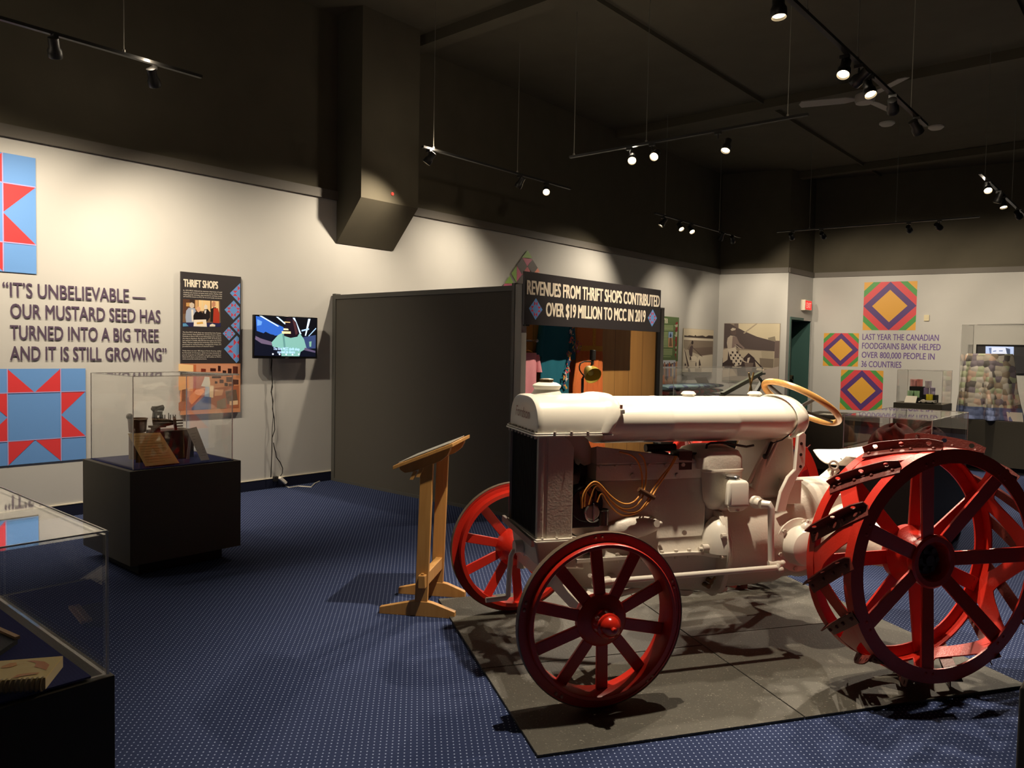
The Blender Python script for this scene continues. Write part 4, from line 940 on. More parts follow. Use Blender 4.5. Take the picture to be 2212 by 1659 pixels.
pp += [((142, 136, 130), [(142, 1280), (866, 1312), (866, 1330), (142, 1320)]), ((168, 100, 70), [(420, 1500), (862, 1450), (862, 1780), (142, 1790), (142, 1660)]), ((226, 150, 100), [(265, 1590), (350, 1505), (440, 1500), (450, 1530), (300, 1680), (265, 1640)]), ((86, 92, 124), [(300, 1720), (470, 1560), (530, 1560), (530, 1780), (300, 1786)]), ((236, 226, 204), [(440, 1390), (455, 1345), (510, 1350), (520, 1430), (510, 1480), (470, 1470), (410, 1460)]), ((160, 172, 184), [(460, 1470), (512, 1472), (508, 1590), (452, 1585)]), ((230, 200, 160), [(515, 1450), (562, 1455), (555, 1600), (512, 1590)]), ((130, 84, 62), [(182, 1505), (246, 1490), (244, 1640), (180, 1650)]), ((206, 150, 110), [(580, 1500), (680, 1500), (660, 1570), (570, 1580)]), ((110, 90, 76), [(700, 1520), (830, 1500), (850, 1640), (720, 1680)]), ((226, 190, 150), [(750, 1640), (850, 1630), (850, 1680), (750, 1690)]), ((140, 120, 100), [(600, 1640), (700, 1600), (720, 1740), (600, 1780)])]
pp = [(c, [(x, min(y, 1755 - (x - 142) * .05)) for x, y in p]) for c, p in pp]
picture('shop_photo', tb2, lambda x, y: T5(x, y), (1, 0, 0), pp, lift=.0005, step=.00003)

# television, cables, power block and white cord
tv = thing('television', 'black flat television showing a woman seen from behind, on the left wall', 'television', (XL + .06, 4.42, 1.34))
b = MB(); b.bx(-6.935, -6.90, 4.05, 4.787, 1.339, 1.771); b.build('case', mat('gloss_black', (12, 12, 13), .25), tv, world=True, bevel=.004)
b = MB(); b.bx(XL, -6.935, 4.2, 4.62, 1.42, 1.68); b.build('wall_bracket', M_DARK, tv, world=True, smooth=0)
XS = -6.90
S5 = lambda x, y: on_x(*Z5(x, y), XS)
g_ = lambda c: glow(c, .85)
sc = [((10, 14, 30), [(1060, 618), (1790, 655), (1778, 1110), (1046, 1096)]), ((44, 94, 190), [(1064, 622), (1150, 640), (1400, 760), (1380, 850), (1250, 860), (1075, 800)]), ((96, 150, 236), [(1080, 660), (1140, 690), (1130, 730), (1080, 740)]),
      ((6, 8, 16), [(1170, 622), (1788, 656), (1785, 880), (1590, 850), (1400, 790), (1390, 730), (1280, 690)]), ((10, 16, 34), [(1130, 850), (1180, 810), (1240, 840), (1290, 850), (1250, 910), (1150, 910)]),
      ((198, 224, 255), [(1105, 620), (1135, 620), (1345, 745), (1325, 748)]), ((198, 224, 255), [(1305, 632), (1332, 634), (1425, 715), (1410, 722)]), ((198, 224, 255), [(1505, 644), (1530, 645), (1610, 840), (1590, 838)]), ((208, 230, 255), [(1690, 656), (1718, 658), (1664, 860), (1650, 858)]), ((160, 196, 240), [(1780, 765), (1786, 775), (1700, 865), (1690, 862)]), ((170, 206, 250), [(1610, 790), (1700, 770), (1700, 786), (1612, 808)]),
      ((50, 66, 110), [(1610, 880), (1780, 850), (1778, 1010), (1640, 1010)]), ((120, 170, 150), [(1700, 930), (1730, 925), (1725, 990), (1705, 990)]),
      ((122, 176, 170), [(1250, 940), (1330, 850), (1400, 810), (1590, 830), (1640, 900), (1670, 1010), (1600, 1050), (1585, 1104), (1370, 1102), (1365, 1010), (1262, 985)]), ((90, 140, 140), [(1380, 830), (1400, 815), (1420, 1000), (1400, 1010)]), ((96, 84, 110), [(1062, 860), (1120, 890), (1250, 930), (1262, 975), (1130, 950), (1055, 900)]), ((90, 80, 110), [(1650, 1000), (1740, 1030), (1776, 1040), (1774, 1062), (1640, 1030)]),
      ((24, 14, 26), [(1430, 645), (1500, 645), (1545, 700), (1585, 830), (1560, 870), (1480, 885), (1400, 860), (1408, 760)]), ((70, 40, 44), [(1500, 660), (1540, 700), (1565, 830), (1540, 850)]), ((255, 226, 170), [(1372, 805), (1480, 808), (1482, 834), (1380, 832)]), ((255, 236, 190), [(1395, 770), (1450, 775), (1455, 792), (1395, 790)]), ((255, 200, 140), [(1405, 690), (1475, 694), (1475, 703), (1405, 700)])]
picture('screen', tv, lambda x, y: S5(x, y), (1, 0, 0), sc, lift=.001, step=.00004, mk=g_)
lettering('caption', [dict(body='The first MCC thrift shop', L=S5(1272, 1028), R=S5(1585, 1036), cap=.03, bold=.01), dict(body='opened its doors', L=S5(1320, 1066), R=S5(1530, 1070), cap=.03, bold=.01)], glow((190, 220, 255), 1.0), tv, lift=.0035)
b = MB()
for x, y in ((1268, 1078), (1348, 1080), (1426, 1082), (1502, 1084), (1578, 1080)): b.cyl(S5(x, y) + V(.001, 0, 0), S5(x, y) + V(.0035, 0, 0), .009, n=10)
b.build('control_icons', glow((220, 230, 250), .9), tv, world=True)
b = MB(); b.bx(-6.8995, -6.898, 4.40, 4.44, 1.343, 1.349); b.build('badge', M_STEEL, tv, world=True, smooth=0)
XC = XL + .03
Z7 = zm(560, 760, 5.53)
C7 = lambda x, y, dx=0: on_x(*Z7(x, y), XC + dx)
b = MB(); b.tube([C7(*p) for p in ((150, 60), (140, 190), (150, 290), (158, 370), (142, 480), (165, 590), (158, 680), (180, 800), (186, 930), (152, 1030), (152, 1180), (145, 1330), (138, 1500))], .005, 6)
b.tube([C7(*p, .006) for p in ((155, 90), (148, 200), (150, 330), (160, 420), (148, 470), (160, 620), (168, 780), (155, 900), (150, 1100), (148, 1300), (142, 1500))], .0035, 6)
b.tube([C7(*p, .004) for p in ((170, 1085), (176, 1130), (195, 1200), (205, 1260), (250, 1320), (280, 1390), (275, 1450), (245, 1500))], .005, 6)
tag(b.build('power_cable', M_SPOT, at=(XC, 4.36, .12)), 'black television cables dangling down the left wall to the floor', 'cable')
pst = thing('power_block', 'black and white plug block on the dark baseboard under the television', 'plug', (XL + .05, 4.36, .03))
b = MB(); b.bx(XL + .012, XL + .05, 4.325, 4.37, .075, .125); b.build('adapter', M_SPOT, pst, world=True, bevel=.003)
b = MB(); b.obox((XL + .06, 4.415, .08), (0, 1, -.9), (1, 0, 0), (0, .9, 1), .10, .035, .03); b.build('white_plug', M_CARD, pst, world=True, bevel=.004)
b = MB(); pts = [(XL + .06, 4.45, .045)] + [tuple(on_z(*p, .005)) for p in ((612, 1048), (625, 1053), (645, 1050), (672, 1052), (680, 1044), (696, 1037), (714, 1032))]
b.tube(pts, .0055, 6); tag(b.build('extension_cord', M_CARD, at=(XL + .3, 4.7, 0)), 'white extension cord lying on the carpet beside the grey partition', 'cord')

# triangle pieces of the green and pink quilt decal above the booth
Zt = zm(1060, 520, 5.53)
L = [((150, 190, 96), [(440, 115), (497, 208), (372, 202)]), ((206, 104, 134), [(378, 203), (500, 222), (435, 305)]), ((92, 84, 82), [(376, 206), (434, 306), (373, 402), (311, 292)]), ((92, 84, 82), [(499, 225), (560, 325), (505, 400), (437, 308)]), ((146, 190, 90), [(308, 300), (308, 502), (246, 390)]), ((206, 104, 134), [(312, 298), (372, 404), (308, 495)]), ((200, 96, 104), [(436, 308), (470, 360), (460, 420), (373, 404), (420, 330)]), ((92, 84, 82), [(373, 405), (440, 500), (440, 560), (308, 500)]), ((146, 190, 90), [(228, 418), (272, 512), (165, 508)]), ((206, 104, 134), [(165, 512), (275, 514), (290, 560), (140, 560)]), ((92, 84, 82), [(160, 512), (140, 560), (105, 560)]), ((240, 150, 130), [(560, 326), (585, 376), (520, 380)]), ((206, 104, 134), [(505, 400), (560, 380), (600, 480), (540, 500)])]
o = picture('diamond_quilt_decal', None, lambda x, y: LWP(*Zt(x, y)), (1, 0, 0), L, at=V(XL, 8.25, 2.4))
tag(o, 'green, pink and grey triangle quilt decal on the left wall above the partition', 'wall decal')

# ------------------------------------------------------------------ grey partition and the thrift shop booth
pt = thing('display_partition', 'tall charcoal fabric partition standing out from the left wall behind the lectern', 'partition', (-5.65, 5.085, 0))
b = MB(); b.bx(XL + .06, -4.41, 5.062, 5.112, .02, 1.99); b.build('panel', M_PANEL, pt, world=True, smooth=0)
b = MB(); b.bx(XL + .005, XL + .06, 5.05, 5.12, 0, 2.045); b.build('post', M_FRAME, pt, world=True, bevel=.003)
b = MB(); b.bx(XL + .06, -4.41, 5.05, 5.12, 1.985, 2.03); b.build('top_rail', M_FRAME, pt, world=True, smooth=0)
b = MB(); b.bx(XL + .06, -4.41, 5.05, 5.12, 0, .03); b.build('bottom_rail', M_FRAME, pt, world=True, smooth=0)
b = MB(); b.bx(-4.41, -4.375, 5.045, 5.12, 0, 2.05); b.build('post', M_FRAME, pt, world=True, smooth=0)
b = MB(); b.bx(-4.375, -4.295, 5.05, 5.12, 0, 2.04); b.build('end_post', M_GREYPOST, pt, world=True, bevel=.003)
b = MB(); b.bx(-4.295, -4.265, 5.07, 5.12, 1.68, 2.03); b.build('slit_strip', M_SPOT, pt, world=True, smooth=0)  # black strip filling the slit between end post and sign
XP = -4.80
bw = thing('booth_back_wall', 'knotty honey wood plank wall of the clothing booth', 'plank wall', (XP, 6.4, 0))
b = MB(); yq = [on_x(v, 800, XP).y for v in (1415, 1422.5, 1432)]; b.bx(XP - .03, XP, 5.125, yq[0], .0, 1.98); b.build('planks', M_PLANK, bw, world=True, smooth=0)
b = MB(); b.bx(XP - .06, XP + .02, yq[0] + .002, yq[1], 0, 2.0); b.build('dark_edge', M_SPOT, bw, world=True, smooth=0)
b = MB(); b.bx(XP - .08, XP + .0, yq[1] + .002, yq[2], 0, 2.02); b.build('end_post', M_GREYPOST, bw, world=True, smooth=0)
XG = -4.2
G = lambda px, py: on_x(px, py, XG)
sg = thing('revenue_sign', 'black hanging sign about thrift shop revenues over the clothing booth', 'sign', (XG, 6.1, 1.70))
ya, yb = G(1133, 640).y, G(1427, 660).y
b = MB(); b.bx(XG - .02, XG, ya, yb, 1.69, 2.135); b.build('board', mat('black_sign', (46, 42, 44), .5), sg, world=True, smooth=0)
lettering('lettering', [dict(body='REVENUES FROM THRIFT SHOPS CONTRIBUTED', L=G(1138.5, 635), R=G(1424, 663), cap=.123, bold=.03), dict(body='OVER $19 MILLION TO MCC IN 2019', L=G(1179.5, 682.5), R=G(1393.5, 695.5), cap=.123, bold=.03)], ink((238, 228, 206)), sg)
Zs = zm(1060, 520, 5.53)
for qd in (((455, 808), (540, 686), (617, 822), (533, 946)), ((1875, 920), (1935, 820), (1981, 925), (1925, 1026))): picture('diamond', sg, lambda x, y: G(*Zs(x, y)), (1, 0, 0), diamond_layers(qd), lift=.001, step=.00005)

# clothing hanging in the booth
XD = -4.68
D = lambda px, py: on_x(px, py, XD)
def garment(b, levels, x=XD, d=.05, folds=7, amp=.012, n=40, ph=0):
    """closed loft down the body: levels = (left px, right px, py)"""
    R = []
    for i, (l, r, y) in enumerate(levels):
        A, B_ = D(l, y), D(r, y); c = (A + B_) / 2; hw = abs(B_.y - A.y) / 2; k = i / (len(levels) - 1)
        R.append([V(x + (d + amp * k * math.cos(folds * 2 * PI * j / n + ph)) * math.sin(2 * PI * j / n), c.y + hw * math.cos(2 * PI * j / n), c.z) for j in range(n)])
    b.rings(R)
def cloth(name, c, r=.85): return mat(name, c, r, noise=.07, nscale=120, spec=.15, bump=.1, bscale=160)
tl = thing('teal_caftan', 'long teal caftan with embroidered flowers hanging on the plank wall', 'dress', (XD, D(1200, 750).y, .35))
b = MB(); garment(b, [(1170, 1228, 690), (1169, 1229, 730), (1168, 1229, 770), (1167, 1228, 810), (1166, 1227, 850), (1164, 1229, 900), (1162, 1230, 1000), (1161, 1231, 1080)], folds=6, amp=.03)
b.build('gown', cloth('teal_cloth', (38, 104, 122)), tl, world=True, smooth=60)
for pts in ([(1168, 692, 1176, 690), (1163, 730, 1171, 735), (1158, 766, 1170, 774)], [(1224, 690, 1238, 690), (1224, 730, 1242, 735), (1224, 774, 1241, 780)]):
    b = MB(); b.rings([[V(XD + .035 * math.sin(2 * PI * j / 16), (D(l, yl).y + D(r, yr).y) / 2 + abs(D(l, yl).y - D(r, yr).y) / 2 * math.cos(2 * PI * j / 16), D(l, (yl + yr) / 2).z) for j in range(16)] for l, yl, r, yr in pts]); b.build('sleeve', cloth('teal_cloth', (38, 104, 122)), tl, world=True, smooth=60)
b = MB(); mats = [ink((228, 172, 74)), ink((214, 84, 100)), ink((226, 206, 196)), ink((36, 66, 110))]; rnd = random.Random(3)
Ze = zm(1080, 680, 5.53)
for (x, y) in [(785, 140), (790, 180), (760, 210), (745, 230), (780, 260), (770, 300), (760, 320), (790, 290), (790, 350), (820, 350), (850, 340), (870, 370), (880, 400), (830, 390), (800, 410), (850, 430), (780, 440), (740, 460), (730, 490), (750, 470), (745, 520), (740, 545), (735, 580), (730, 610), (740, 640), (710, 690), (700, 710), (690, 740), (715, 750), (690, 820), (700, 850)]:
    P = D(*Ze(x, y)); P.x = XD + .088; k = rnd.choice((0, 0, 1, 1, 2, 3))
    for s in range(rnd.choice((3, 5))):
        b.mi = k if s else (k + 1) % 3; a = rnd.uniform(0, 6.28); c = P + V(s * .0004, rnd.uniform(-.018, .018), rnd.uniform(-.022, .022)); u = V(0, math.cos(a), math.sin(a)); w = V(0, -math.sin(a), math.cos(a)); ln = rnd.uniform(.014, .03)
        b.poly([c - u * ln, c - w * ln * .35, c + u * ln, c + w * ln * .35])
b.build('embroidery', mats, tl, world=True, smooth=0, merge=False)
od = thing('orange_dress', 'orange sleeveless pleated dress with yellow lace belt on the plank wall', 'dress', (XD, D(1272, 780).y, .35))
b = MB(); garment(b, [(1249, 1297, 690), (1247, 1302, 706), (1245, 1301, 720), (1246, 1300, 740), (1246.5, 1299.5, 752)], folds=4, amp=.004); b.build('bodice', cloth('orange_cloth', (222, 138, 82)), od, world=True, smooth=60)
b = MB(); garment(b, [(1246.5, 1299.5, 752), (1245, 1301, 770), (1242, 1300, 800), (1238, 1300, 830), (1237, 1300, 855), (1236, 1303, 920), (1235, 1306, 1000), (1235, 1308, 1090)], folds=16, amp=.028, n=120); b.build('skirt', cloth('orange_cloth2', (224, 122, 66)), od, world=True, smooth=60)
b = MB(); garment(b, [(1246, 1300, 747), (1245.5, 1300.5, 750), (1245.5, 1300.5, 756), (1246, 1300, 758.5)], d=.056, amp=0); b.build('lace_belt', cloth('yellow_lace', (222, 164, 72)), od, world=True, smooth=60)
b = MB(); A, B_ = D(1272, 700), D(1277, 748); b.bx(XD + .048, XD + .056, A.y, B_.y, B_.z, A.z)
for k in range(7): b.sph((XD + .058, (A.y + B_.y) / 2, B_.z + .03 + k * .032), .006, n=8, m=6)
b.build('button_placket', cloth('yellow_lace', (222, 164, 72)), od, world=True)
pk = thing('pink_dress', 'pale pink dress on a hanger beside the teal caftan', 'dress', (XD, D(1140, 800).y, .5))
b = MB(); garment(b, [(1124, 1157, 762), (1121, 1158, 775), (1120, 1157, 800), (1121, 1156.5, 830), (1117, 1157, 870), (1116, 1157, 950)], folds=5, amp=.03); b.build('gown', cloth('pink_cloth', (226, 152, 160)), pk, world=True, smooth=60)
b = MB(); b.rings([[V(XD + .04 * math.sin(2 * PI * j / 16), (D(l, y).y + D(r, y).y) / 2 + abs(D(l, y).y - D(r, y).y) / 2 * math.cos(2 * PI * j / 16), D(l, y).z) for j in range(16)] for l, r, y in ((1155, 1160, 766), (1156, 1164, 785), (1158, 1168, 804))]); b.build('sleeve', cloth('pink_cloth', (226, 152, 160)), pk, world=True, smooth=60)
b = MB(); b.tube([D(1126, 765), D(1133, 758), D(1140, 756), D(1148, 760), D(1152, 765)], .008, 8); b.tube([D(1139, 756), D(1139, 748), D(1136, 744), D(1134, 738), D(1137, 734), D(1140, 737)], .004, 6); b.build('hanger', mat('pale_wood_hanger', (206, 160, 80), .5), pk, world=True)
rd = thing('garment_rod', 'short chrome rod with round end sticking out above the pink dress', 'rod', (XP, D(1140, 735).y, D(1140, 735).z))
b = MB(); A = D(1126, 735); B_ = D(1146, 736); b.cyl((XP, B_.y, B_.z), (XD + .06, B_.y, B_.z), .01, n=10); b.cyl((XD + .02, A.y, A.z), (XD + .02, B_.y, B_.z), .009, n=10); b.sph((XD + .07, B_.y + .01, B_.z), .017); b.build('rod', M_STEEL, rd, world=True)
# adjustable lamp in front of the orange dress
XA = -4.0
A_ = lambda px, py: on_x(px, py, XA)
lp = thing('adjustable_lamp', 'adjustable standing lamp with olive yellow shade in front of the orange dress', 'lamp', (XA, A_(1270, 800).y, 0))
b = MB(); b.cyl(A_(1281, 756), A_(1280, 778), .027, n=18); b.cyl(A_(1280, 778), A_(1279.5, 788), .014, n=12); b.build('switch_housing', M_SPOT, lp, world=True, bevel=.003)
c_ = A_(1277, 806); dn = (V(.75, -.35, -.5)).normalized()
b = MB(); b.lathe([(.022, -.085), (.03, -.08), (.05, -.05), (.072, .0), (.08, .045), (.0775, .045), (.069, .0), (.047, -.045), (.02, -.07)], c_, dn, 28); b.build('shade', mat('olive_shade', (190, 170, 66), .45), lp, world=True)
b = MB(); b.sph(c_ - dn * .01, .028); b.build('bulb', mat('frosted_bulb', (206, 196, 110), .3), lp, world=True)
b = MB(); b.tube([A_(1278, 781), A_(1262, 781), A_(1254, 785), (A_(1251.5, 792)), A_(1252, 799), A_(1256, 806), A_(1262, 812)], .006, 8); b.build('guide_arm', M_DARK, lp, world=True)
yy = A_(1270, 830); b = MB(); b.cyl((XA - .06, yy.y, .02), (XA - .06, yy.y, yy.z + .05), .012, n=12); b.cyl((XA - .06, yy.y, yy.z + .05), A_(1279.5, 786), .008, n=8); b.build('stand', M_DARK, lp, world=True)
b = MB(); b.cyl((XA - .06, yy.y, 0), (XA - .06, yy.y, .025), .13, .12, n=28); b.build('base', M_DARK, lp, world=True)

# ------------------------------------------------------------------ oak reading lectern
P0 = on_z(905, 1329, 0); LV = V(.846, .534, 0).normalized(); LN = V(-LV.y, LV.x, 0)
le = thing('reading_lectern', 'slim oak trestle lectern with sloping top beside the far front wheel', 'lectern', P0 + LN * .17)
LZ = math.atan2(LV.y, LV.x)
def lw(s, n, z): return P0 + LV * s + LN * n + V(0, 0, z)
for n0, lbl in ((-.018, 'near'), (.335, 'far')):
    b = MB(); b.prism([lw(-.222, n0, 0), lw(.205 - .02 * (n0 > 0), n0, 0), lw(.205 - .02 * (n0 > 0), n0, .036), lw(.075, n0, .078), (lw(.05, n0, .082)), lw(-.03, n0, .082), lw(-.06, n0, .075), lw(-.222, n0, .036)], LN * .035); b.build('foot', M_OAK, le, world=True, bevel=.002)
    b = MB(); b.prism([lw(-.022, n0 + .004, .078), lw(.048, n0 + .004, .078), lw(.070, n0 + .004, .845), lw(0, n0 + .004, .815)], LN * .027); b.build('upright', M_OAK, le, world=True, bevel=.002)
    sl = .415
    b = MB()
    pr_ = [(-.115, -.003), (.165, -.003), (.165, -.03), (.15, -.055), (.11, -.07), (-.04, -.07), (-.085, -.06), (-.115, -.03)]
    b.prism([lw(s, n0 - .004, .826 + (s + .14) * sl + h) for s, h in pr_], LN * .04); b.build('cleat', M_OAK, le, world=True, bevel=.002)
b = MB(); b.prism([lw(-.145, -.05, .808), lw(.187, -.05, .808 + .332 * sl), lw(.187, -.05, .828 + .332 * sl), lw(-.145, -.05, .828)], LN * .44); b.build('top', M_OAK, le, world=True, bevel=.002)
b = MB(); b.prism([lw(-.12, -.02, .832 + .025 * sl), lw(.16, -.02, .832 + .305 * sl), lw(.16, -.02, .836 + .305 * sl), lw(-.12, -.02, .836 + .025 * sl)], LN * .38); b.build('text_panel', mat('grey_text_panel', (170, 170, 164), .3), le, world=True, smooth=0)
b = MB(); b.prism([lw(.005, -.05, .165), lw(.045, -.05, .165), lw(.045, -.05, .235), (lw(.005, -.05, .235))], LN * .43); b.build('stretcher', M_OAK, le, world=True, bevel=.003)
for n0 in (-.04, .385):
    b = MB(); b.prism([lw(.015, n0, .15), lw(.03, n0, .15), lw(.034, n0, .245), lw(.018, n0, .245)], LN * .014); b.build('wedge', M_OAK, le, world=True, bevel=.002)
b = MB(); b.prism([lw(-.02, -.03, .77), lw(.0, -.03, .77), lw(.02, -.03, .82), lw(.0, -.03, .82)], LN * .02); b.prism([lw(-.055, -.03, .755), lw(-.035, -.03, .755), lw(-.015, -.03, .80), lw(-.035, -.03, .80)], LN * .02); b.build('top_wedge', M_OAK, le, world=True)
# ------------------------------------------------------------------ plinths and acrylic cases
def plinth(x0, x1, y0, y1, h, label, inset=.09, kick=.085, cloth=True, group=None):
    t = thing('display_plinth', label, 'plinth', ((x0 + x1) / 2, (y0 + y1) / 2, 0), 0, group)
    b = MB(); b.bx(x0, x1, y0, y1, kick, h - .004); b.build('body', M_BLACK, t, world=True, smooth=0, bevel=.002)
    b = MB(); b.bx(x0 + inset, x1 - inset, y0 + inset, y1 - inset, 0, kick); b.build('kick_base', M_KICK, t, world=True, smooth=0)
    if cloth:
        b = MB(); b.bx(x0 + .035, x1 - .035, y0 + .035, y1 - .035, h - .004, h); b.build('cloth_top', M_NAVY, t, world=True, smooth=0)
    return t
def case(x0, x1, y0, y1, z0, z1, label, group=None, t=.006):
    c = thing('acrylic_case', label, 'display case', ((x0 + x1) / 2, (y0 + y1) / 2, z0), 0, group)
    b = MB(); b.bx(x0, x1, y0, y1, z1 - t, z1); b.build('lid', M_GLASS, c, world=True, smooth=0)
    for p in ((x0, x0 + t, y0, y1), (x1 - t, x1, y0, y1), (x0 + t, x1 - t, y0, y0 + t), (x0 + t, x1 - t, y1 - t, y1)):
        b = MB(); b.bx(*p, z0, z1 - t); b.build('pane', M_GLASS, c, world=True, smooth=0)
    e = .0025
    for x in (x0, x1):
        for y in (y0, y1):
            b = MB(); b.bx(x - e, x + e, y - e, y + e, z0, z1); b.build('edge', M_EDGE, c, world=True, smooth=0)
    b = MB(); e = .0018
    for x in (x0, x1): b.bx(x - e, x + e, y0, y1, z1 - e, z1 + e)
    for y in (y0, y1): b.bx(x0, x1, y - e, y + e, z1 - e, z1 + e)
    b.build('rim', M_EDGE, c, world=True, smooth=0)
    return c
def single(name, label, cat, m, at, fn, bevel=0, smooth=40, group=None):
    b = MB(); fn(b); return tag(b.build(name, m, at=at, bevel=bevel, smooth=smooth), label, cat, group)

# left plinth against the quotation wall
plinth(-5.60, -4.85, 2.012, 2.752, .68, 'black display plinth below the quotation, in front of the left wall')
case(-5.555, -4.895, 2.05, 2.712, .68, 1.262, 'clear acrylic case on the plinth below the quotation')
cx = lambda px, py, x: on_x(px, py, x)
xr = -5.20
A_, B_ = cx(322, 944, xr), cx(415, 942, xr)
single('riser_box', 'dark brown riser box under the hand tool in the quotation case', 'box', mat('brown_riser', (44, 32, 28), .5, noise=.2), (xr - .07, 2.42, .681), lambda b: b.bx(xr - .16, xr + .02, cx(338, 940, xr).y, cx(416, 940, xr).y, .681, cx(400, 928, xr).z), .002)
zr = cx(400, 928, xr).z
toolm = mat('dark_turned_wood', (74, 56, 38), .5, noise=.25, nscale=40)
tl2 = thing('bench_winder', 'old dark wooden winding tool with turned handle and pegs, on the brown riser', 'antique tool', (xr - .05, cx(350, 900, xr).y, zr))
Zc = zm(160, 780, 5.53)
W_ = lambda x, y, dx=0: on_x(*Zc(x, y), xr - .05 + dx)
b = MB(); b.cyl(W_(975, 800), V(W_(975, 800).x, W_(975, 800).y, zr + .001), .03, n=16); b.tube([W_(965, 600), W_(962, 680), W_(985, 800)], [.014, .017, .022], 12); b.tube([W_(1040, 600), W_(1035, 680)], .010, 10); b.bar(W_(905, 785), W_(1080, 775), .05, .014); b.build('stand', toolm, tl2, world=True)
b = MB(); b.tube([W_(930, 585), W_(945, 575), W_(1000, 565), (W_(1060, 560)), W_(1072, 562)], [.012, .022, .016, .022, .01], 14); b.build('handle', toolm, tl2, world=True)
b = MB(); b.tube([W_(985, 690), W_(1000, 720), W_(1100, 735), W_(1180, 735)], [.02, .026, .026, .016], 14); b.build('arm', toolm, tl2, world=True)
b = MB()
for x, y0_, y1_ in ((1060, 640, 690), (1085, 640, 695), (1130, 620, 700), (1150, 640, 700), (1185, 640, 690), (1210, 640, 690)): b.cyl(W_(x, y0_), W_(x, y1_), .0035, n=6)
b.build('peg', toolm, tl2, world=True)
b = MB(); q = W_(1205, 745); b.lathe([(.02, -.008), (.052, -.008), (.052, .008), (.02, .008)], q, (.35, .9, .1), 24)
for dz in (-.02, .0, .02): b.cyl(q + V(0, .01, dz), q + V(0, .055, dz), .005, n=6)
b.build('wheel', mat('reddish_turned_wood', (92, 58, 42), .5, noise=.2), tl2, world=True)
b = MB(); b.tube([W_(1000, 600), W_(1000, 650)], [.016, .008], 10); b.build('weight', toolm, tl2, world=True)
cup = thing('wooden_cup', 'brown wooden cup with a long spoon standing at the left of the quotation case', 'cup', (-5.3, 2.2, .681))
xq = -5.35; Wc = lambda x, y: on_x(*Zc(x, y), xq)
cc = Wc(758, 800)
b = MB(); b.cyl((xq, cc.y, .6815), (xq, cc.y, Wc(758, 865).z), .055, n=24); b.lathe([(.03, 0), (.055, .012), (.06, .09), (.066, .105), (.056, .105), (.052, .09), (.045, .02)], (xq, cc.y, Wc(758, 865).z), (0, 0, 1), 28); b.build('cup', mat('brown_wood_cup', (112, 74, 46), .5, noise=.2), cup, world=True)
b = MB(); b.tube([Wc(735, 760), Wc(700, 710), Wc(680, 680), Wc(655, 655), Wc(640, 640)], [.006, .007, .016, .022, .012], 12); b.build('spoon', mat('dull_spoon', (104, 92, 78), .5), cup, world=True)
# aged paper sheet leaning on a stand
xa, xb = -5.02, -4.93
TLp, TRp, BRp, BLp = cx(276, 937, -5.13), cx(346, 935, -5.13), cx(387, 1005, -4.93), cx(314, 1013, -4.93)
BRp.z = BLp.z = .687
up_ = (TLp + TRp) / 2 - (BLp + BRp) / 2
nn = (BRp - BLp).cross(up_).normalized()
pa = thing('aged_document', 'aged tan paper document tilted on a stand in the quotation case', 'document', V(-4.98, (BLp.y + BRp.y) / 2, .681))
b = MB(); b.prism([BLp, BRp, TRp, TLp], nn * .003); b.build('sheet', mat('tan_paper', (214, 172, 108), .7, noise=.06, nscale=25), pa, world=True, smooth=0)
b = MB()
for i in range(11):
    t0 = .1 + i * .08; w_ = .86 if i % 4 else .6
    p, r_ = BLp.lerp(TLp, t0).lerp(BRp.lerp(TRp, t0), .08), BLp.lerp(TLp, t0).lerp(BRp.lerp(TRp, t0), .08 + w_ * .92)
    u = up_.normalized() * .0035; b.poly([p + nn * .0035, r_ + nn * .0035, r_ + u + nn * .0035, p + u + nn * .0035])
b.build('handwriting', ink((176, 136, 80)), pa, world=True, smooth=0)
b = MB(); mt, mb_ = (TLp + TRp) / 2 - nn * .004, (BLp + BRp) / 2 - nn * .004; b.prism([mb_ - V(0, .08, 0), mb_ + V(0, .08, 0), mt + V(0, .08, 0), mt - V(0, .08, 0)], -nn * .005)
b.prism([mt + V(0, -.04, 0), mt + V(0, .04, 0), V(mt.x - .03, mt.y + .04, .681), V(mt.x - .03, mt.y - .04, .681)], (-.004, 0, 0)); b.build('stand', M_KICK, pa, world=True, smooth=0)
b = MB()
# narrow white label card
TLp, TRp, BRp, BLp = cx(403, 927, -5.06), cx(424, 922, -5.06), cx(452, 992, -4.97), cx(434, 1001, -4.97)
BLp.z = BRp.z = .683
nn = (BRp - BLp).cross((TLp - BLp)).normalized()
lc = thing('label_card', 'narrow white label card leaning at the right of the quotation case', 'card', V(-4.99, BLp.y, .681))
b = MB(); b.prism([BLp, BRp, TRp, TLp], nn * .003); b.build('card', M_CARD, lc, world=True, smooth=0)
b = MB()
for i in range(9):
    t0 = .14 + i * .085; p, r_ = BLp.lerp(TLp, t0).lerp(BRp.lerp(TRp, t0), .12), BLp.lerp(TLp, t0).lerp(BRp.lerp(TRp, t0), .85); u = (TLp - BLp).normalized() * .004; b.poly([p + nn * .0035, r_ + nn * .0035, r_ + u + nn * .0035, p + u + nn * .0035])
b.build('print', ink((190, 182, 168)), lc, world=True, smooth=0)
b = MB(); m0 = (TLp + TRp) / 2; b.prism([m0 - V(.004, .01, .01), m0 + V(-.004, .01, -.01), V(m0.x - .05, m0.y + .01, .681), V(m0.x - .05, m0.y - .01, .681)], (-.003, 0, 0)); b.build('strut', M_CARD, lc, world=True, smooth=0)

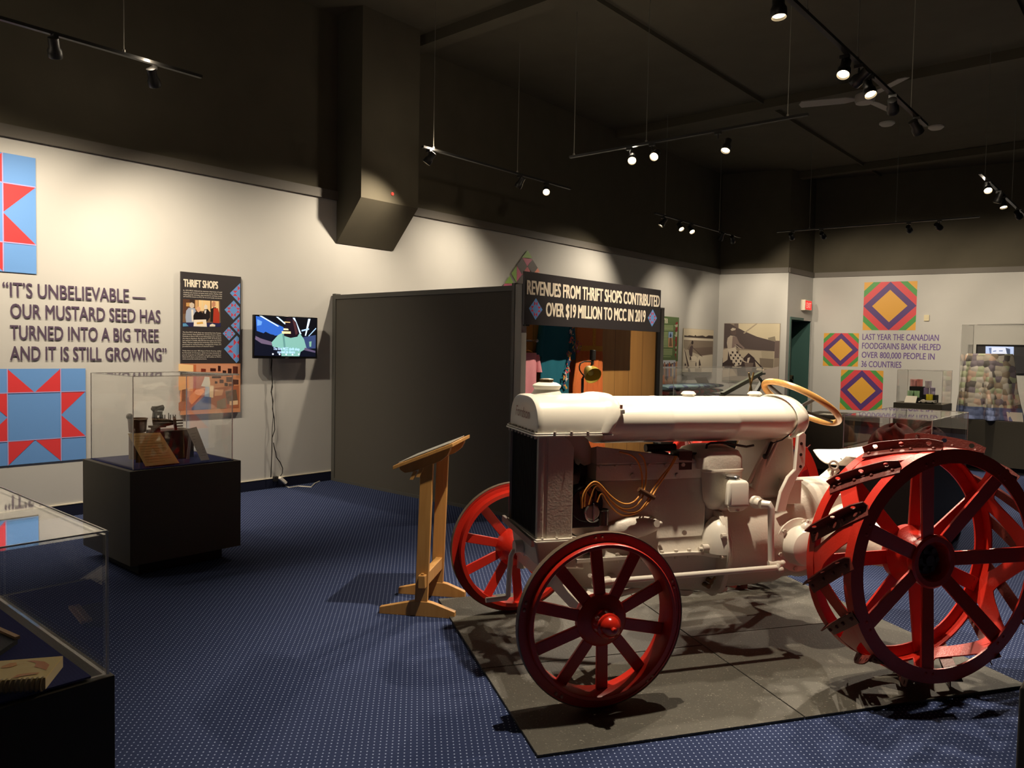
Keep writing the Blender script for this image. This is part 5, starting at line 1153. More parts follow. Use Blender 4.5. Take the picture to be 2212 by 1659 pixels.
# near plinth at the lower left with its low case
plinth(-2.75, -1.89, -.9, .748, .68, 'black display plinth at the lower left corner, nearest the camera', cloth=False)
b = MB(); b.bx(-2.70, -1.905, -.86, .70, .68, .684); tag(b.build('cloth_pad', M_NAVY, at=(-2.3, -.08, .68), smooth=0), 'blue cloth pad lining the low case at the lower left corner', 'cloth')
case(-2.72, -1.90, -.87, .735, .68, 1.024, 'low acrylic case at the lower left corner, nearest the camera', t=.008)
on7 = lambda px, py, z=.71: on_z(px, py, z)
TLb, TRb, BRb, BLb = on7(-70, 1433, .712), on7(136, 1417, .712), on7(98, 1464, .712), on7(-70, 1474, .712)
bk = thing('spiral_booklet', 'thick cream spiral bound booklet with orange cover art in the lower left case', 'booklet', V((TLb.x + BRb.x) / 2, (TLb.y + BRb.y) / 2, .684))
b = MB(); b.prism([V(p.x, p.y, .685) for p in (BLb, BRb, TRb, TLb)], (0, 0, .024)); b.build('pages', mat('cream_pages', (226, 206, 160), .7), bk, world=True, smooth=0)
b = MB(); b.prism([V(p.x, p.y, .709) for p in (BLb, BRb, TRb, TLb)], (0, 0, .003)); b.build('cover', mat('cream_cover', (240, 214, 138), .5), bk, world=True, smooth=0)
Zb = zm(0, 1380, 8.508)
B7 = lambda x, y: on7(*Zb(x, y), .712)
picture('cover_art', bk, lambda x, y: B7(x, y), (0, 0, 1), [((226, 150, 96), [(490, 405), (640, 400), (820, 420), (910, 480), (850, 580), (740, 540), (630, 520), (660, 450), (580, 425)]), ((238, 166, 84), [(20, 520), (180, 450), (300, 440), (310, 490), (180, 530), (40, 540)]), ((232, 166, 104), [(230, 720), (330, 660), (560, 630), (730, 620), (690, 650), (420, 690), (300, 720)]), ((226, 150, 96), [(-200, 560), (-40, 500), (0, 560), (-80, 640), (-220, 640)])], lift=.0005)
b = MB(); e0, e1 = V(BLb.x, BLb.y, .698), V(BRb.x, BRb.y, .698)
for i in range(15):
    c = e0.lerp(e1, (i + .4) / 15); b.torus(c, (e1 - e0), .0145, .0022, 14, 6)
b.build('spiral', mat('bronze_spiral', (150, 128, 84), .4), bk, world=True)
fr = thing('dark_frame', 'dark framed item with tan edge lying in the lower left case', 'frame', V(on7(-30, 1380, .69).x, on7(-30, 1380, .69).y, .684))
q = [on7(-90, 1395, .70), on7(-40, 1440, .70), on7(40, 1385, .70), on7(0, 1361, .70)]
q = [on7(-110, 1370, .70), on7(-30, 1425, .70), on7(38, 1378, .70), on7(-25, 1350, .70)]
b = MB(); b.prism([V(p.x, p.y, .685) for p in q], (0, 0, .012)); b.build('panel', M_KICK, fr, world=True, smooth=0)
b = MB(); b.bar(V(q[2].x, q[2].y, .70), V(q[3].x, q[3].y, .70), .012, .008); b.build('tan_edge', mat('tan_edge', (196, 160, 120), .6), fr, world=True, smooth=0)
ym = 1.0
mir = lambda px, py: V(on_y(px, py, ym).x, 2 * .731 - ym, on_y(px, py, ym).z)
qb = [mir(118, 1355), mir(330, 1228), mir(330, 1150), mir(150, 1268)]
lo_ = min(p.z for p in qb); dz_ = .69 - lo_
ob = thing('open_booklet', 'open booklet on a slanted rest, mirrored in the panes of the lower left case', 'booklet', V(sum(p.x for p in qb) / 4, qb[0].y, .684))
for k0, k1 in ((0, .52), (.56, 1)):
    b = MB(); b.prism([qb[0].lerp(qb[3], k0), qb[1].lerp(qb[2], k0), qb[1].lerp(qb[2], k1), qb[0].lerp(qb[3], k1)], (0, -.004, 0)); b.build('page', M_CARD, ob, world=True, smooth=0)
b = MB(); c_ = (qb[0] + qb[1]) / 2; b.bx(c_.x - .03, c_.x + .03, c_.y - .06, c_.y - .004, .6845, c_.z + .02); b.build('rest', M_KICK, ob, world=True, smooth=0)

# grey post that just enters at the right edge
Pq = on_z(2207, 1700, .0)
d_ = ray(2212, 1560); gp = CPOS + d_ * (1.55 / d_.length)
b = MB(); b.bx(gp.x - .006, gp.x + .05, gp.y - .02, gp.y + .03, 0, gp.z + .06)
tag(b.build('grey_post', M_GREYPOST, at=(gp.x + .02, gp.y, 0), smooth=0, bevel=.003), 'plain grey post at the extreme lower right edge, close to the camera', 'post')

# ------------------------------------------------------------------ right hand side: plinths, cases and their contents
plinth(-2.06, -1.40, 6.44, 7.76, .73, 'black plinth under the long low acrylic case behind the tractor wheel', cloth=False)
case(-2.04, -1.40, 6.45, 7.75, .73, 1.0, 'long low acrylic case standing behind the near rear wheel', t=.007)
b = MB(); b.bx(-2.02, -1.42, 6.47, 7.73, .73, .736); tag(b.build('case_liner', mat('grey_liner', (120, 112, 98), .9, noise=.1), at=(-1.72, 7.1, .73), smooth=0), 'grey cloth liner on the floor of the long low case', 'cloth')
def lump(b, c, rx, ry, rz, seed, n=26, m=16):
    rnd = random.Random(seed); ph = [rnd.uniform(0, 6.28) for _ in range(6)]
    R = []
    for j in range(m + 1):
        t = PI / 2 * j / m; row = []
        for i in range(n):
            a = 2 * PI * i / n; k = 1 + .12 * math.sin(3 * a + ph[0]) + .08 * math.sin(5 * a + ph[1] + 2 * t) + .05 * math.sin(9 * a + ph[2])
            row.append(V(c[0] + rx * k * max(math.cos(t), .02) * math.cos(a), c[1] + ry * k * max(math.cos(t), .02) * math.sin(a), c[2] + rz * math.sin(t) * (1 + .1 * math.sin(4 * a + ph[3]))))
        R.append(row)
    b.rings(R)
for nm, c, r, col, lb in (('folded_textile', (-1.78, 6.95, .737), (.18, .25, .17), (112, 44, 34), 'dull red mound imitating a reflection in the long low case, left of the middle'), ('folded_textile', (-1.58, 7.3, .737), (.13, .2, .14), (92, 34, 28), 'dark red mound imitating a reflection at the right of the long low case')):
    b = MB(); lump(b, c, *r, 5 + int(c[0] * 10)); tag(b.build(nm, mat('textile_%d' % col[0], col, .9, noise=.35, nscale=14), at=c, smooth=70), lb, 'textile')  # red mounds added to imitate a brown-red reflection in the case
# plinth with cloth behind the steering wheel
Ta = on_z(1745, 1024, 0)
plinth(Ta.x - .12, Ta.x + .62, 9.55, 10.3, .75, 'black plinth behind the steering wheel, in front of the far corner', cloth=False)
single('plan_sheet', 'white sheet lying on the black plinth behind the steering wheel', 'sheet', M_CARD, (Ta.x + .22, 9.8, .751), lambda b: b.bx(Ta.x + .1, Ta.x + .34, 9.62, 9.8, .7505, .754))
single('small_upright_sign', 'little white upright strip standing on the plinth behind the steering wheel', 'sign', M_CARD, (Ta.x - .05, 9.75, .751), lambda b: b.bx(Ta.x - .06, Ta.x - .035, 9.74, 9.76, .7505, .93))
# plinth with tins
CY = 10.62
tx = lambda px, py, y=CY: on_y(px, py, y)
pl0, pl1 = tx(1931, 868).x, tx(2036, 873).x
ZP = .90
plinth(pl0, pl1, CY - .02, CY + .52, ZP, 'black plinth carrying the pastel tins in front of the far wall', cloth=False)
case(pl0 + .03, pl1 - .01, CY, CY + .5, ZP, tx(1960, 799).z, 'tall acrylic case over the pastel tins', t=.006)
def tin(px0, px1, pyt, pyb, y, col, label):
    A, B_ = on_y(px0, pyb, y), on_y(px1, pyb, y); r = (B_.x - A.x) / 2; c = (A + B_) / 2; h = on_y((px0 + px1) / 2, pyt, y).z - c.z
    t = thing('tin_can', label, 'tin', (c.x, y, c.z), 0, 'pastel tins on the far plinth')
    m = mat('tin_%02x%02x%02x' % col, col, .4)
    b = MB(); b.lathe([(r * .97, 0), (r, .004), (r, h * .30), (r * .985, h * .31), (r * .985, h * .69), (r, h * .70), (r, h - .004), (r * .97, h)], (c.x, y, c.z), (0, 0, 1), 28); b.build('body', m, t, world=True, smooth=30)
    b = MB(); b.lathe([(r * 1.01, h), (r * 1.01, h + .004), (r * .93, h + .004), (r * .9, h + .001), (.002, h + .001)], (c.x, y, c.z), (0, 0, 1), 28); b.build('lid', m, t, world=True, smooth=30)
    return t
Yb = CY + .28
def block(px0, px1, pyt, pyb, y0, y1, label):
    A, B_, Tq = on_y(px0, pyb, y0), on_y(px1, pyb, y0), on_y(px0, pyt, y0)
    zb = max(A.z, ZP + .001)
    if abs(zb - ZP) < .06: zb = ZP + .001
    b = MB(); b.bx(A.x, B_.x, y0, y1, zb, Tq.z)
    return tag(b.build('display_block', M_KICK, at=((A.x + B_.x) / 2, (y0 + y1) / 2, zb), smooth=0), label, 'block')
y2 = CY + .25
block(1963, 1992, 834.5, 874, y2, y2 + .16, 'black display block under the two pink tins')
zk = on_y(1963, 834.5, y2).z
tin(1966, 1979.5, 820, 834.3, y2 + .07, (226, 160, 158), 'pale pink tin, left of the pair on the black block')
tin(1979.8, 1993, 820, 834.5, y2 + .06, (226, 140, 134), 'salmon pink tin, right of the pair on the black block')
y3 = CY + .10
block(1960, 1986, 858.5, 874, y3 - .01, y3 + .12, 'low black display block under the two mint green tins')
tin(1960, 1973, 844.5, 858, y3 + .05, (158, 196, 152), 'mint green tin, left one behind the white card')
tin(1974.2, 1986, 845, 858.4, y3 + .05, (164, 206, 156), 'mint green tin, right one behind the white card')
y4 = CY + .22
block(1993.5, 2021, 852.5, 874, y4, y4 + .14, 'black display block under the stacked lilac tins')
tin(1994, 2006.5, 838, 852.3, y4 + .06, (158, 140, 186), 'lilac tin, lower left of the stack of three')
tin(2008, 2020, 838, 852.5, y4 + .06, (176, 164, 196), 'pale lilac tin, lower right of the stack of three')
tin(1998.5, 2012, 823.5, 837.6, y4 + .06, (190, 178, 192), 'grey lilac tin on top of the stack of three')
y5 = CY + .12
block(1996, 2018, 864.5, 874, y5 - .02, y5 + .09, 'small black block under the yellow tin')
tin(2000, 2014.5, 852.5, 864.3, y5 + .03, (222, 206, 40), 'bright yellow tin behind the toy truck')
A, B_ = on_y(1953, 869, CY + .03), on_y(1978, 869.5, CY + .03)
single('label_card', 'white label card leaning in front of the mint green tins', 'card', M_CARD, ((A.x + B_.x) / 2, CY + .04, ZP + .001), lambda b: b.prism([(A.x, CY + .03, ZP + .001), (B_.x, CY + .03, ZP + .001), (B_.x + .005, CY + .08, ZP + .085), (A.x + .01, CY + .08, ZP + .085)], (0, .003, 0)), 0, 0)
A, B_ = on_y(1985, 870, CY + .05), on_y(2022, 871, CY + .05)
tk = thing('toy_truck', 'small white toy flatbed truck in front of the yellow tin', 'toy truck', ((A.x + B_.x) / 2, CY + .05, ZP)); L_ = B_.x - A.x
b = MB(); b.prism([(A.x, CY + .02, ZP + .012), (A.x + L_ * .3, CY + .02, ZP + .012), (A.x + L_ * .3, CY + .02, ZP + .05), (A.x + L_ * .18, CY + .02, ZP + .048), (A.x + L_ * .1, CY + .02, ZP + .03), (A.x, CY + .02, ZP + .026)], (0, .06, 0)); b.build('cab', M_CARD, tk, world=True, bevel=.002)
b = MB(); b.bx(A.x + L_ * .3, B_.x, CY + .02, CY + .08, ZP + .016, ZP + .024); b.bx(B_.x - .012, B_.x, CY + .02, CY + .08, ZP + .024, ZP + .045); b.bx(A.x + L_ * .3, B_.x, CY + .02, CY + .025, ZP + .024, ZP + .04); b.bx(A.x + L_ * .3, B_.x, CY + .075, CY + .08, ZP + .024, ZP + .04); b.build('flatbed', M_CARD, tk, world=True)
for u in (.14, .45, .82):
    for y in (CY + .018, CY + .075):
        b = MB(); b.cyl((A.x + L_ * u, y, ZP + .0125), (A.x + L_ * u, y + .008, ZP + .0125), .012, n=14); b.build('wheel', M_SPOT, tk, world=True)
# draped patchwork quilt on its plinth
qc = on_z(2140, 908, .68)
qy = qc.y
plinth(on_z(2065, 900, .68).x, qc.x + .9, qy, qy + .9, .68, 'black plinth carrying the draped patchwork quilt at the right edge', cloth=False)
Q = lambda px, py, y=qy + .25: on_y(px, py, y)
b = MB(); R = []; n = 96
lv = [(2088, 2188, 764), (2085, 2190, 768), (2082, 2192, 785), (2078, 2195, 810), (2074, 2198, 840), (2070, 2204, 870), (2068, 2210, 893), (2067, 2214, 905)]
for i, (l, r, y) in enumerate(lv):
    A, B_ = Q(l, y), Q(r, y); c = (A + B_) / 2; k = i / (len(lv) - 1); hw = (B_.x - A.x) / 2; z = max(c.z, .683)
    row = []
    for j in range(n):
        a = 2 * PI * j / n; f = 1 + (.04 + .30 * k) * math.sin(9 * a + 1.1) + .12 * k * math.sin(14 * a + .4)
        dpt = .07 + .20 * k
        row.append(V(c.x + hw * math.cos(a) * (1 + .06 * k * math.sin(9 * a)), qy + .26 - dpt * math.sin(a) * f, z if i else z))
    R.append(row)
b.rings(R)
o = b.build('draped_quilt', M_PATCH, at=(Q(2140, 905).x, qy + .26, .683), smooth=70); tag(o, 'pastel patchwork quilt with blue hem draped over a stand at the right edge', 'quilt')
case(qc.x - .38, qc.x + .75, qy + .01, qy + .8, .68, Q(2140, 700, qy + .01).z, 'large acrylic case around the draped patchwork quilt', t=.006)
A = on_y(2178, 909, qy + .03); B_ = on_y(2207, 909, qy + .03)
single('label_card', 'white label card leaning at the foot of the draped quilt', 'card', M_CARD, ((A.x + B_.x) / 2, qy + .05, .683), lambda b: b.prism([(A.x, qy + .03, .683), (B_.x + .02, qy + .03, .683), (B_.x, qy + .06, .683 + .115), (A.x - .03, qy + .06, .683 + .115)], (0, .003, 0)), 0, 0)
# folded quilts case near the left wall
FX = -5.2
fy = lambda px, py, x=FX: on_x(px, py, x)
yA, yB = fy(1457, 860).y, fy(1650, 862).y
zf = .80
plinth(FX - .62, FX, yA - .06, yB, zf, 'black plinth with folded quilts, hidden behind the fuel tank', cloth=False)
case(FX - .6, FX - .02, yA, yB - .06, zf, fy(1500, 795).z, 'acrylic case over the folded quilts, seen above the fuel tank', t=.006)
zz = zf + .002
for px0, px1, pyt, pyb, col, c2, lb in ((1458, 1576, 848, 866, (150, 120, 170), (64, 50, 44), 'lilac and brown folded quilt at the bottom of the stack'), (1460, 1576, 838, 850, (170, 44, 36), (70, 56, 40), 'red and brown folded quilt in the middle of the stack'), (1457, 1577, 828, 840, (150, 186, 196), (90, 110, 160), 'pale blue folded quilt on top of the stack')):
    A, B_ = fy(px0, pyb), fy(px1, pyb); h = .072; 
    b = MB(); RR_ = []
    for i in range(15):
        u = i / 14; y = A.y + (B_.y - A.y) * u; e = 1 - (2 * u - 1) ** 8 * .35
        RR_.append([V(FX - .30 + .2 * math.cos(t), y, zz + h / 2 + h / 2 * e * math.sin(t) * (1 + .05 * math.sin(u * 20 + t))) for t in [2 * PI * j / 20 for j in range(20)]])
    for ring in RR_:
        for p in ring: p.x = FX - .30 + .2 * math.copysign(abs((p.x - FX + .30) / .2) ** .5, (p.x - FX + .30))
    b.rings(RR_)
    m, nt, bs = nodes_of('folded_%d' % col[0])
    tc = N(nt, 'ShaderNodeTexCoord'); nz = N(nt, 'ShaderNodeTexNoise'); nz.inputs['Scale'].default_value = 5; nt.links.new(tc.outputs['Object'], nz.inputs['Vector'])
    cr = N(nt, 'ShaderNodeValToRGB'); cr.color_ramp.interpolation = 'CONSTANT'; cr.color_ramp.elements[0].color = lin(c2) + (1,); cr.color_ramp.elements[1].position = .5; cr.color_ramp.elements[1].color = lin(col) + (1,)
    nt.links.new(nz.outputs['Fac'], cr.inputs[0]); nt.links.new(cr.outputs[0], bs.inputs['Base Color']); bs.inputs['Roughness'].default_value = .9
    tag(b.build('folded_quilt', m, at=(FX - .30, (A.y + B_.y) / 2, zz), smooth=60), lb, 'quilt', 'folded quilts behind the fuel tank'); zz += h + .001
A, B_ = fy(1507, 828, FX - .3), fy(1532, 828, FX - .3); zz += .001
single('label_card', 'white label card propped on top of the folded quilts', 'card', M_CARD, (FX - .3, (A.y + B_.y) / 2, zz), lambda b: b.prism([(FX - .3, A.y, zz), (FX - .3, B_.y, zz), (FX - .34, B_.y - .03, zz + .085), (FX - .34, A.y - .04, zz + .085)], (-.003, 0, 0)), 0, 0)
# grey garden tool and a pair of sticks above the fuel tank
HX = -4.6
hx = lambda px, py: on_x(px, py, HX)
gt = thing('hand_plough', 'grey-green angled wooden hand plough frame behind the fuel tank caps', 'tool', V(HX, hx(1600, 840).y, 0))
gm = mat('grey_green_paint', (112, 118, 100), .5)
b = MB(); b.bar(hx(1560, 852), hx(1644, 806), .05, .055); b.bar(hx(1640, 808), hx(1652, 807), .03, .03); b.build('beam', gm, gt, world=True, bevel=.004)
b = MB(); b.bar(hx(1648, 822), hx(1630, 852), .05, .06); b.bar(hx(1638, 814), hx(1648, 826), .03, .03); b.build('brace', mat('dark_grey_green', (92, 94, 86), .5), gt, world=True, bevel=.004)
q0, q1 = hx(1560, 852), hx(1630, 852)
b = MB(); b.bar(q0, V(q0.x, q0.y + .15, .0), .05, .05); b.bar(q1, V(q1.x, q1.y, 0), .05, .05); b.build('leg', gm, gt, world=True, smooth=0)
ws = thing('crossed_sticks', 'two thin pale wooden sticks crossed in front of the grey plough frame', 'sticks', V(HX + .15, hx(1625, 845).y, 0))
hs = lambda px, py: on_x(px, py, HX + .15)
wm = mat('pale_stick', (222, 186, 116), .5)
for p, q in (((1617.5, 805), (1626, 860)), ((1628, 805), (1620, 840))):
    b = MB(); A, B_ = hs(*p), hs(*q); b.cyl(A, A + (B_ - A) * (1 + max(0, B_.z) / (A.z - B_.z)), .012, n=10); b.build('stick', wm, ws, world=True)

# ------------------------------------------------------------------ photos, boards and lettering on the far walls
gb = board_x('water_board', XL, 12.06, 12.68, 1.32, 2.125, .02, mat('green_board', (84, 110, 64), .5), 'green information board about water on the far left wall', 'information board')
Zg = zm(1400, 560, 5.53)
Gb = lambda x, y: on_x(*Zg(x, y), XL + .02)
b = MB(); nrm = V(.0012, 0, 0)
rows = [(176, 300, 790 + i * 13) for i in range(5)] + [(168, 236, 870 + i * 13.2) for i in range(14)] + [(164, 288, 1075 + i * 12.5) for i in range(6)] + [(160, 270, 1160)]
for x0, x1, y in rows: b.poly([Gb(x0, y + 6) + nrm, Gb(x1, y + 7) + nrm, Gb(x1, y + 1) + nrm, Gb(x0, y) + nrm])
b.build('body_text', ink((170, 188, 140)), gb, world=True, smooth=0)
lettering('heading', [dict(body='WATER', L=Gb(150, 760), R=Gb(234, 764), cap=.085, bold=.03)], ink((226, 224, 200)), gb)
picture('photo', gb, Gb, (1, 0, 0), [((150, 180, 214), [(244, 866), (298, 870), (292, 940), (242, 940)]), ((206, 160, 120), [(242, 938), (292, 938), (296, 1054), (240, 1050)]), ((40, 60, 104), [(256, 912), (268, 874), (280, 912), (274, 930), (258, 930)]), ((120, 90, 66), [(256, 940), (280, 940), (286, 1040), (248, 1040)])], lift=.001)
L = []
rr_ = random.Random(4)
for i in range(15):
    y = 760 + i * 29; L.append((rr_.choice([(140, 40, 44), (186, 186, 160), (120, 44, 50)]), [(326 - (i % 2) * 12, y), (355 - i * 1.6, y - 14), (355 - i * 1.6, y + 22), (330, y + 24)]))
picture('diamond_border', gb, Gb, (1, 0, 0), L, lift=.001, step=.00004)
cb = board_x('crowd_photo', XL, 12.06, 12.66, .835, 1.315, .02, mat('crowd_ground', (196, 150, 116), .5), 'colour photo of a crowd directly below the green board', 'photo board')
pp = [((206, 214, 222), [(140, 1206), (328, 1206), (326, 1290), (140, 1270)]), ((120, 96, 84), [(140, 1270), (328, 1235), (322, 1400), (140, 1440)])]
for i, c in enumerate([(150, 60, 44), (90, 80, 84), (176, 120, 90), (60, 56, 64), (110, 104, 140), (190, 100, 60), (70, 80, 120), (214, 190, 160), (130, 130, 170)]):
    x = 150 + i * 19; pp.append((c, [(x, 1270 - (i % 3) * 14), (x + 16, 1262 - (i % 3) * 14), (x + 22, 1420 + (i % 2) * 40), (x - 2, 1430)]))
    pp.append(((70, 46, 36), [(x + 4, 1256 - (i % 3) * 14), (x + 12, 1250 - (i % 3) * 14), (x + 13, 1270 - (i % 3) * 14), (x + 4, 1272 - (i % 3) * 14)]))
pp.append(((206, 110, 50), [(150, 1400), (190, 1380), (200, 1490), (148, 1490)])); pp.append(((214, 176, 150), [(240, 1400), (280, 1400), (290, 1500), (240, 1500)]))
picture('photo', cb, Gb, (1, 0, 0), pp, lift=.0008, step=.00004)
b1 = board_x('field_photo', XL, 12.88, 14.07, 1.08, 1.94, .02, mat('sepia_photo', (196, 186, 166), .5), 'black and white photo of a figure hoeing a field, in the left corner', 'photo board')
Zf = zm(1400, 700, 8.508)
Fp = lambda x, y: on_x(*Zf(x, y), XL + .02)
SK, MID, DK, LT = (206, 192, 166), (140, 126, 112), (62, 50, 48), (222, 212, 192)
picture('photo', b1, Fp, (1, 0, 0), [((214, 202, 176), [(655, 85), (1205, 118), (1200, 240), (655, 225)]), ((72, 62, 58), [(665, 205), (720, 215), (760, 205), (850, 222), (865, 198), (890, 222), (1000, 210), (1060, 235), (1110, 208), (1195, 215), (1195, 270), (900, 255), (665, 238)]), (LT, [(655, 245), (1195, 275), (1195, 320), (655, 300)]), (MID, [(655, 290), (1195, 312), (1188, 560), (1000, 590), (820, 520), (655, 430)]), ((160, 148, 130), [(655, 300), (800, 310), (700, 480), (655, 440)]), ((120, 104, 94), [(830, 440), (1180, 420), (1180, 540), (960, 590)]),
      (LT, [(655, 430), (770, 700), (740, 880), (630, 880)]), (LT, [(930, 590), (1180, 560), (1175, 880), (880, 880), (870, 700)]), ((210, 200, 180), [(640, 700), (880, 690), (880, 880), (630, 880)]), ((90, 76, 70), [(660, 440), (690, 520), (780, 880), (740, 880)]), ((52, 42, 42), [(795, 330), (810, 302), (832, 318), (830, 360), (812, 380), (792, 362)]), ((84, 70, 72), [(770, 420), (800, 390), (825, 400), (812, 560), (805, 600), (760, 580), (748, 500)]), ((60, 48, 46), [(765, 600), (830, 580), (790, 660), (765, 660)]), (LT, [(785, 600), (850, 575), (905, 620), (880, 680), (800, 680)]), ((70, 58, 54), [(815, 435), (825, 430), (1000, 600), (990, 604)]), (DK, [(670, 730), (690, 722), (702, 760), (672, 770)]), (DK, [(870, 720), (885, 690), (888, 770), (868, 772)]), (DK, [(930, 700), (945, 640), (970, 760), (930, 772)]), ((170, 156, 136), [(860, 800), (980, 800), (980, 880), (860, 880)]), ((64, 62, 56), [(620, 884), (1168, 884), (1160, 945), (618, 955)])], lift=.0008, step=.00004)
# large photo on the back wall segment
nAB = V(PB[0] - PA[0], PB[1] - PA[1], 0).normalized(); oAB = V(nAB.y, -nAB.x, 0)
ABp = lambda px, py: on_seg(px, py, (PA[0] + oAB.x * .02, PA[1] + oAB.y * .02), (PB[0] + oAB.x * .02, PB[1] + oAB.y * .02))
tl_, br_ = ABp(1564.5, 698.3), ABp(1681.5, 826)
bb = MB(); A = V(tl_.x, tl_.y, br_.z) - oAB * .02; B_ = V(br_.x, br_.y, br_.z) - oAB * .02
bb.prism([A, B_, B_ + oAB * .0199, A + oAB * .0199], (0, 0, tl_.z - br_.z)); ctr = (A + B_) / 2
b2 = tag(bb.build('riverside_photo', mat('sepia_photo2', (150, 136, 120), .5), at=ctr, smooth=0), 'large black and white photo of a bare-backed figure, left of the exit door', 'photo board')
Zh = zm(1400, 560, 5.53)
Hp = lambda x, y: ABp(*Zh(x, y))
L = [((216, 204, 174), [(1080, 768), (1575, 770), (1570, 975), (1460, 965), (1130, 890), (1080, 830)]), ((92, 80, 78), [(912, 768), (980, 770), (1150, 860), (1300, 925), (1515, 985), (1510, 1100), (1300, 1085), (1060, 1060), (905, 1060)]), ((118, 104, 98), [(1030, 768), (1080, 768), (1080, 830), (1030, 800)]), ((176, 162, 140), [(1285, 770), (1310, 770), (1150, 890), (1135, 882)]), ((150, 140, 120), [(1430, 940), (1515, 920), (1525, 975), (1440, 965)]), ((116, 100, 96), [(1515, 980), (1570, 975), (1562, 1180), (1510, 1180)]), ((190, 178, 156), [(1090, 1085), (1510, 1100), (1500, 1320), (1200, 1290), (1080, 1200)]), ((130, 118, 104), [(1330, 1180), (1500, 1190), (1495, 1300), (1340, 1290)]), ((176, 164, 142), [(1350, 1090), (1500, 1105), (1495, 1180), (1360, 1180)]),
     ((150, 138, 124), [(885, 1330), (1200, 1330), (1500, 1330), (1560, 1300), (1555, 1440), (882, 1440)]), ((184, 170, 160), [(1390, 1320), (1560, 1280), (1555, 1450), (1240, 1440)]), ((70, 58, 58), [(890, 1180), (960, 1080), (1140, 1180), (1200, 1120), (1270, 1180), (1290, 1300), (1380, 1310), (1270, 1400), (1070, 1395), (1060, 1310), (885, 1300)]), ((206, 192, 172), [(895, 1080), (960, 1062), (950, 1200), (892, 1240)]),
     ((196, 182, 166), [(950, 940), (985, 910), (1040, 920), (1060, 960), (1030, 1020), (1060, 1060), (950, 1065), (940, 1000)]), ((140, 122, 116), [(1010, 920), (1055, 925), (1090, 1000), (1155, 1060), (1140, 1070), (1060, 1010), (1030, 1050), (1000, 1060)]), ((104, 88, 84), [(985, 850), (1010, 820), (1050, 830), (1055, 890), (1030, 910), (990, 890)]), ((206, 194, 176), [(985, 840), (1010, 818), (1050, 830), (1040, 846), (1000, 856)]), ((178, 164, 150), [(1030, 1020), (1040, 1018), (1120, 1072), (1105, 1078)]),
     ((214, 202, 184), [(950, 1068), (1045, 1058), (1070, 1120), (1130, 1190), (1110, 1260), (1040, 1280), (985, 1200)])]
for i in range(5):
    for j in range(5):
        if (i + j) % 2: x, y = 972 + i * 27 + j * 5, 1100 + j * 34; L.append(((60, 50, 52), [(x, y), (x + 20, y + 2), (x + 22, y + 24), (x + 3, y + 26)]))
L += [((60, 48, 50), [(1205, 1140), (1220, 1138), (1392, 1318), (1380, 1330)]), ((120, 106, 98), [(1150, 1235), (1260, 1238), (1235, 1340), (1170, 1340)]), ((206, 192, 176), [(1190, 1180), (1220, 1170), (1200, 1240), (1180, 1235)]), ((210, 196, 176), [(1130, 1150), (1140, 1210), (1180, 1230), (1170, 1236), (1128, 1218)]), ((222, 208, 184), [(1300, 1300), (1390, 1310), (1380, 1335), (1290, 1325)]), ((190, 176, 156), [(890, 1320), (1010, 1310), (1060, 1390), (890, 1410)]), ((94, 98, 80), [(882, 1440), (1560, 1478), (1560, 1492), (882, 1462)])]
def clipy(p): return [(min(max(x, 886), 1558 if y > 900 else 1574), min(max(y, 768), 1468 if y < 1440 else y)) for x, y in p]
picture('photo', b2, Hp, oAB, [(c, p) for c, p in L], lift=.0012, step=.00004)
# diamond squares and lettering on the far wall
nCD = V(dCD.y, -dCD.x, 0)
CDp = lambda px, py: on_seg(px, py, PC, (PC[0] + dCD.x, PC[1] + dCD.y))
YE, GR, RE, PU = (222, 164, 62), (78, 152, 74), (216, 72, 78), (88, 58, 120)
def diamond_square(tl, br, label):
    A, B_ = CDp(*tl), CDp(*br); w = V(B_.x - A.x, B_.y - A.y, 0); h = A.z - B_.z; o = V(A.x, A.y, B_.z)
    mk = lambda u, v_: o + w * u + V(0, 0, h * v_)
    L = [(YE, [(0, 0), (1, 0), (1, 1), (0, 1)]), (GR, [(.18, 0), (.82, 0), (1, .18), (1, .82), (.82, 1), (.18, 1), (0, .82), (0, .18)]), (RE, [(.32, 0), (.68, 0), (1, .32), (1, .68), (.68, 1), (.32, 1), (0, .68), (0, .32)]), (PU, [(.5, 0), (1, .5), (.5, 1), (0, .5)]), (YE, [(.5, .165), (.835, .5), (.5, .835), (.165, .5)])]
    p = picture('diamond_square_decal', None, mk, nCD, L, at=o + w * .5); return tag(p, label, 'wall decal', 'diamond squares on the far wall')
diamond_square((1867.4, 610), (1977.5, 713.5), 'largest orange and purple diamond square, above the far wall lettering')
diamond_square((1780, 719.5), (1853, 792), 'smaller orange and purple diamond square left of the far wall lettering')
diamond_square((1817, 798.5), (1905, 889), 'orange and purple diamond square below the far wall lettering')
Zl = zm(1740, 570, 4.686)
Cl = lambda x, y: CDp(*Zl(x, y))
lt = lettering('wall_lettering', [dict(body=s, L=Cl(*l), R=Cl(*r), cap=c, bold=.012) for s, l, r, c in (('LAST YEAR THE CANADIAN', (576, 768), (1347, 780), .125), ('FOODGRAINS BANK HELPED', (572, 858), (1365, 875), .125), ('OVER 800,000 PEOPLE IN', (568, 949), (1305, 970), .125), ('36 COUNTRIES', (564, 1042), (968, 1053), .125))], ink((108, 84, 148)), at=CDp(1945, 795))
tag(lt, 'purple vinyl lettering about the foodgrains bank on the far wall', 'lettering')
th_ = CDp(2001.5, 687)
b = MB(); b.obox(th_ + nCD * .015, dCD, nCD, (0, 0, 1), .085, .03, .115); b.obox(th_ + nCD * .031 + V(0, 0, .01), dCD, nCD, (0, 0, 1), .05, .004, .05)
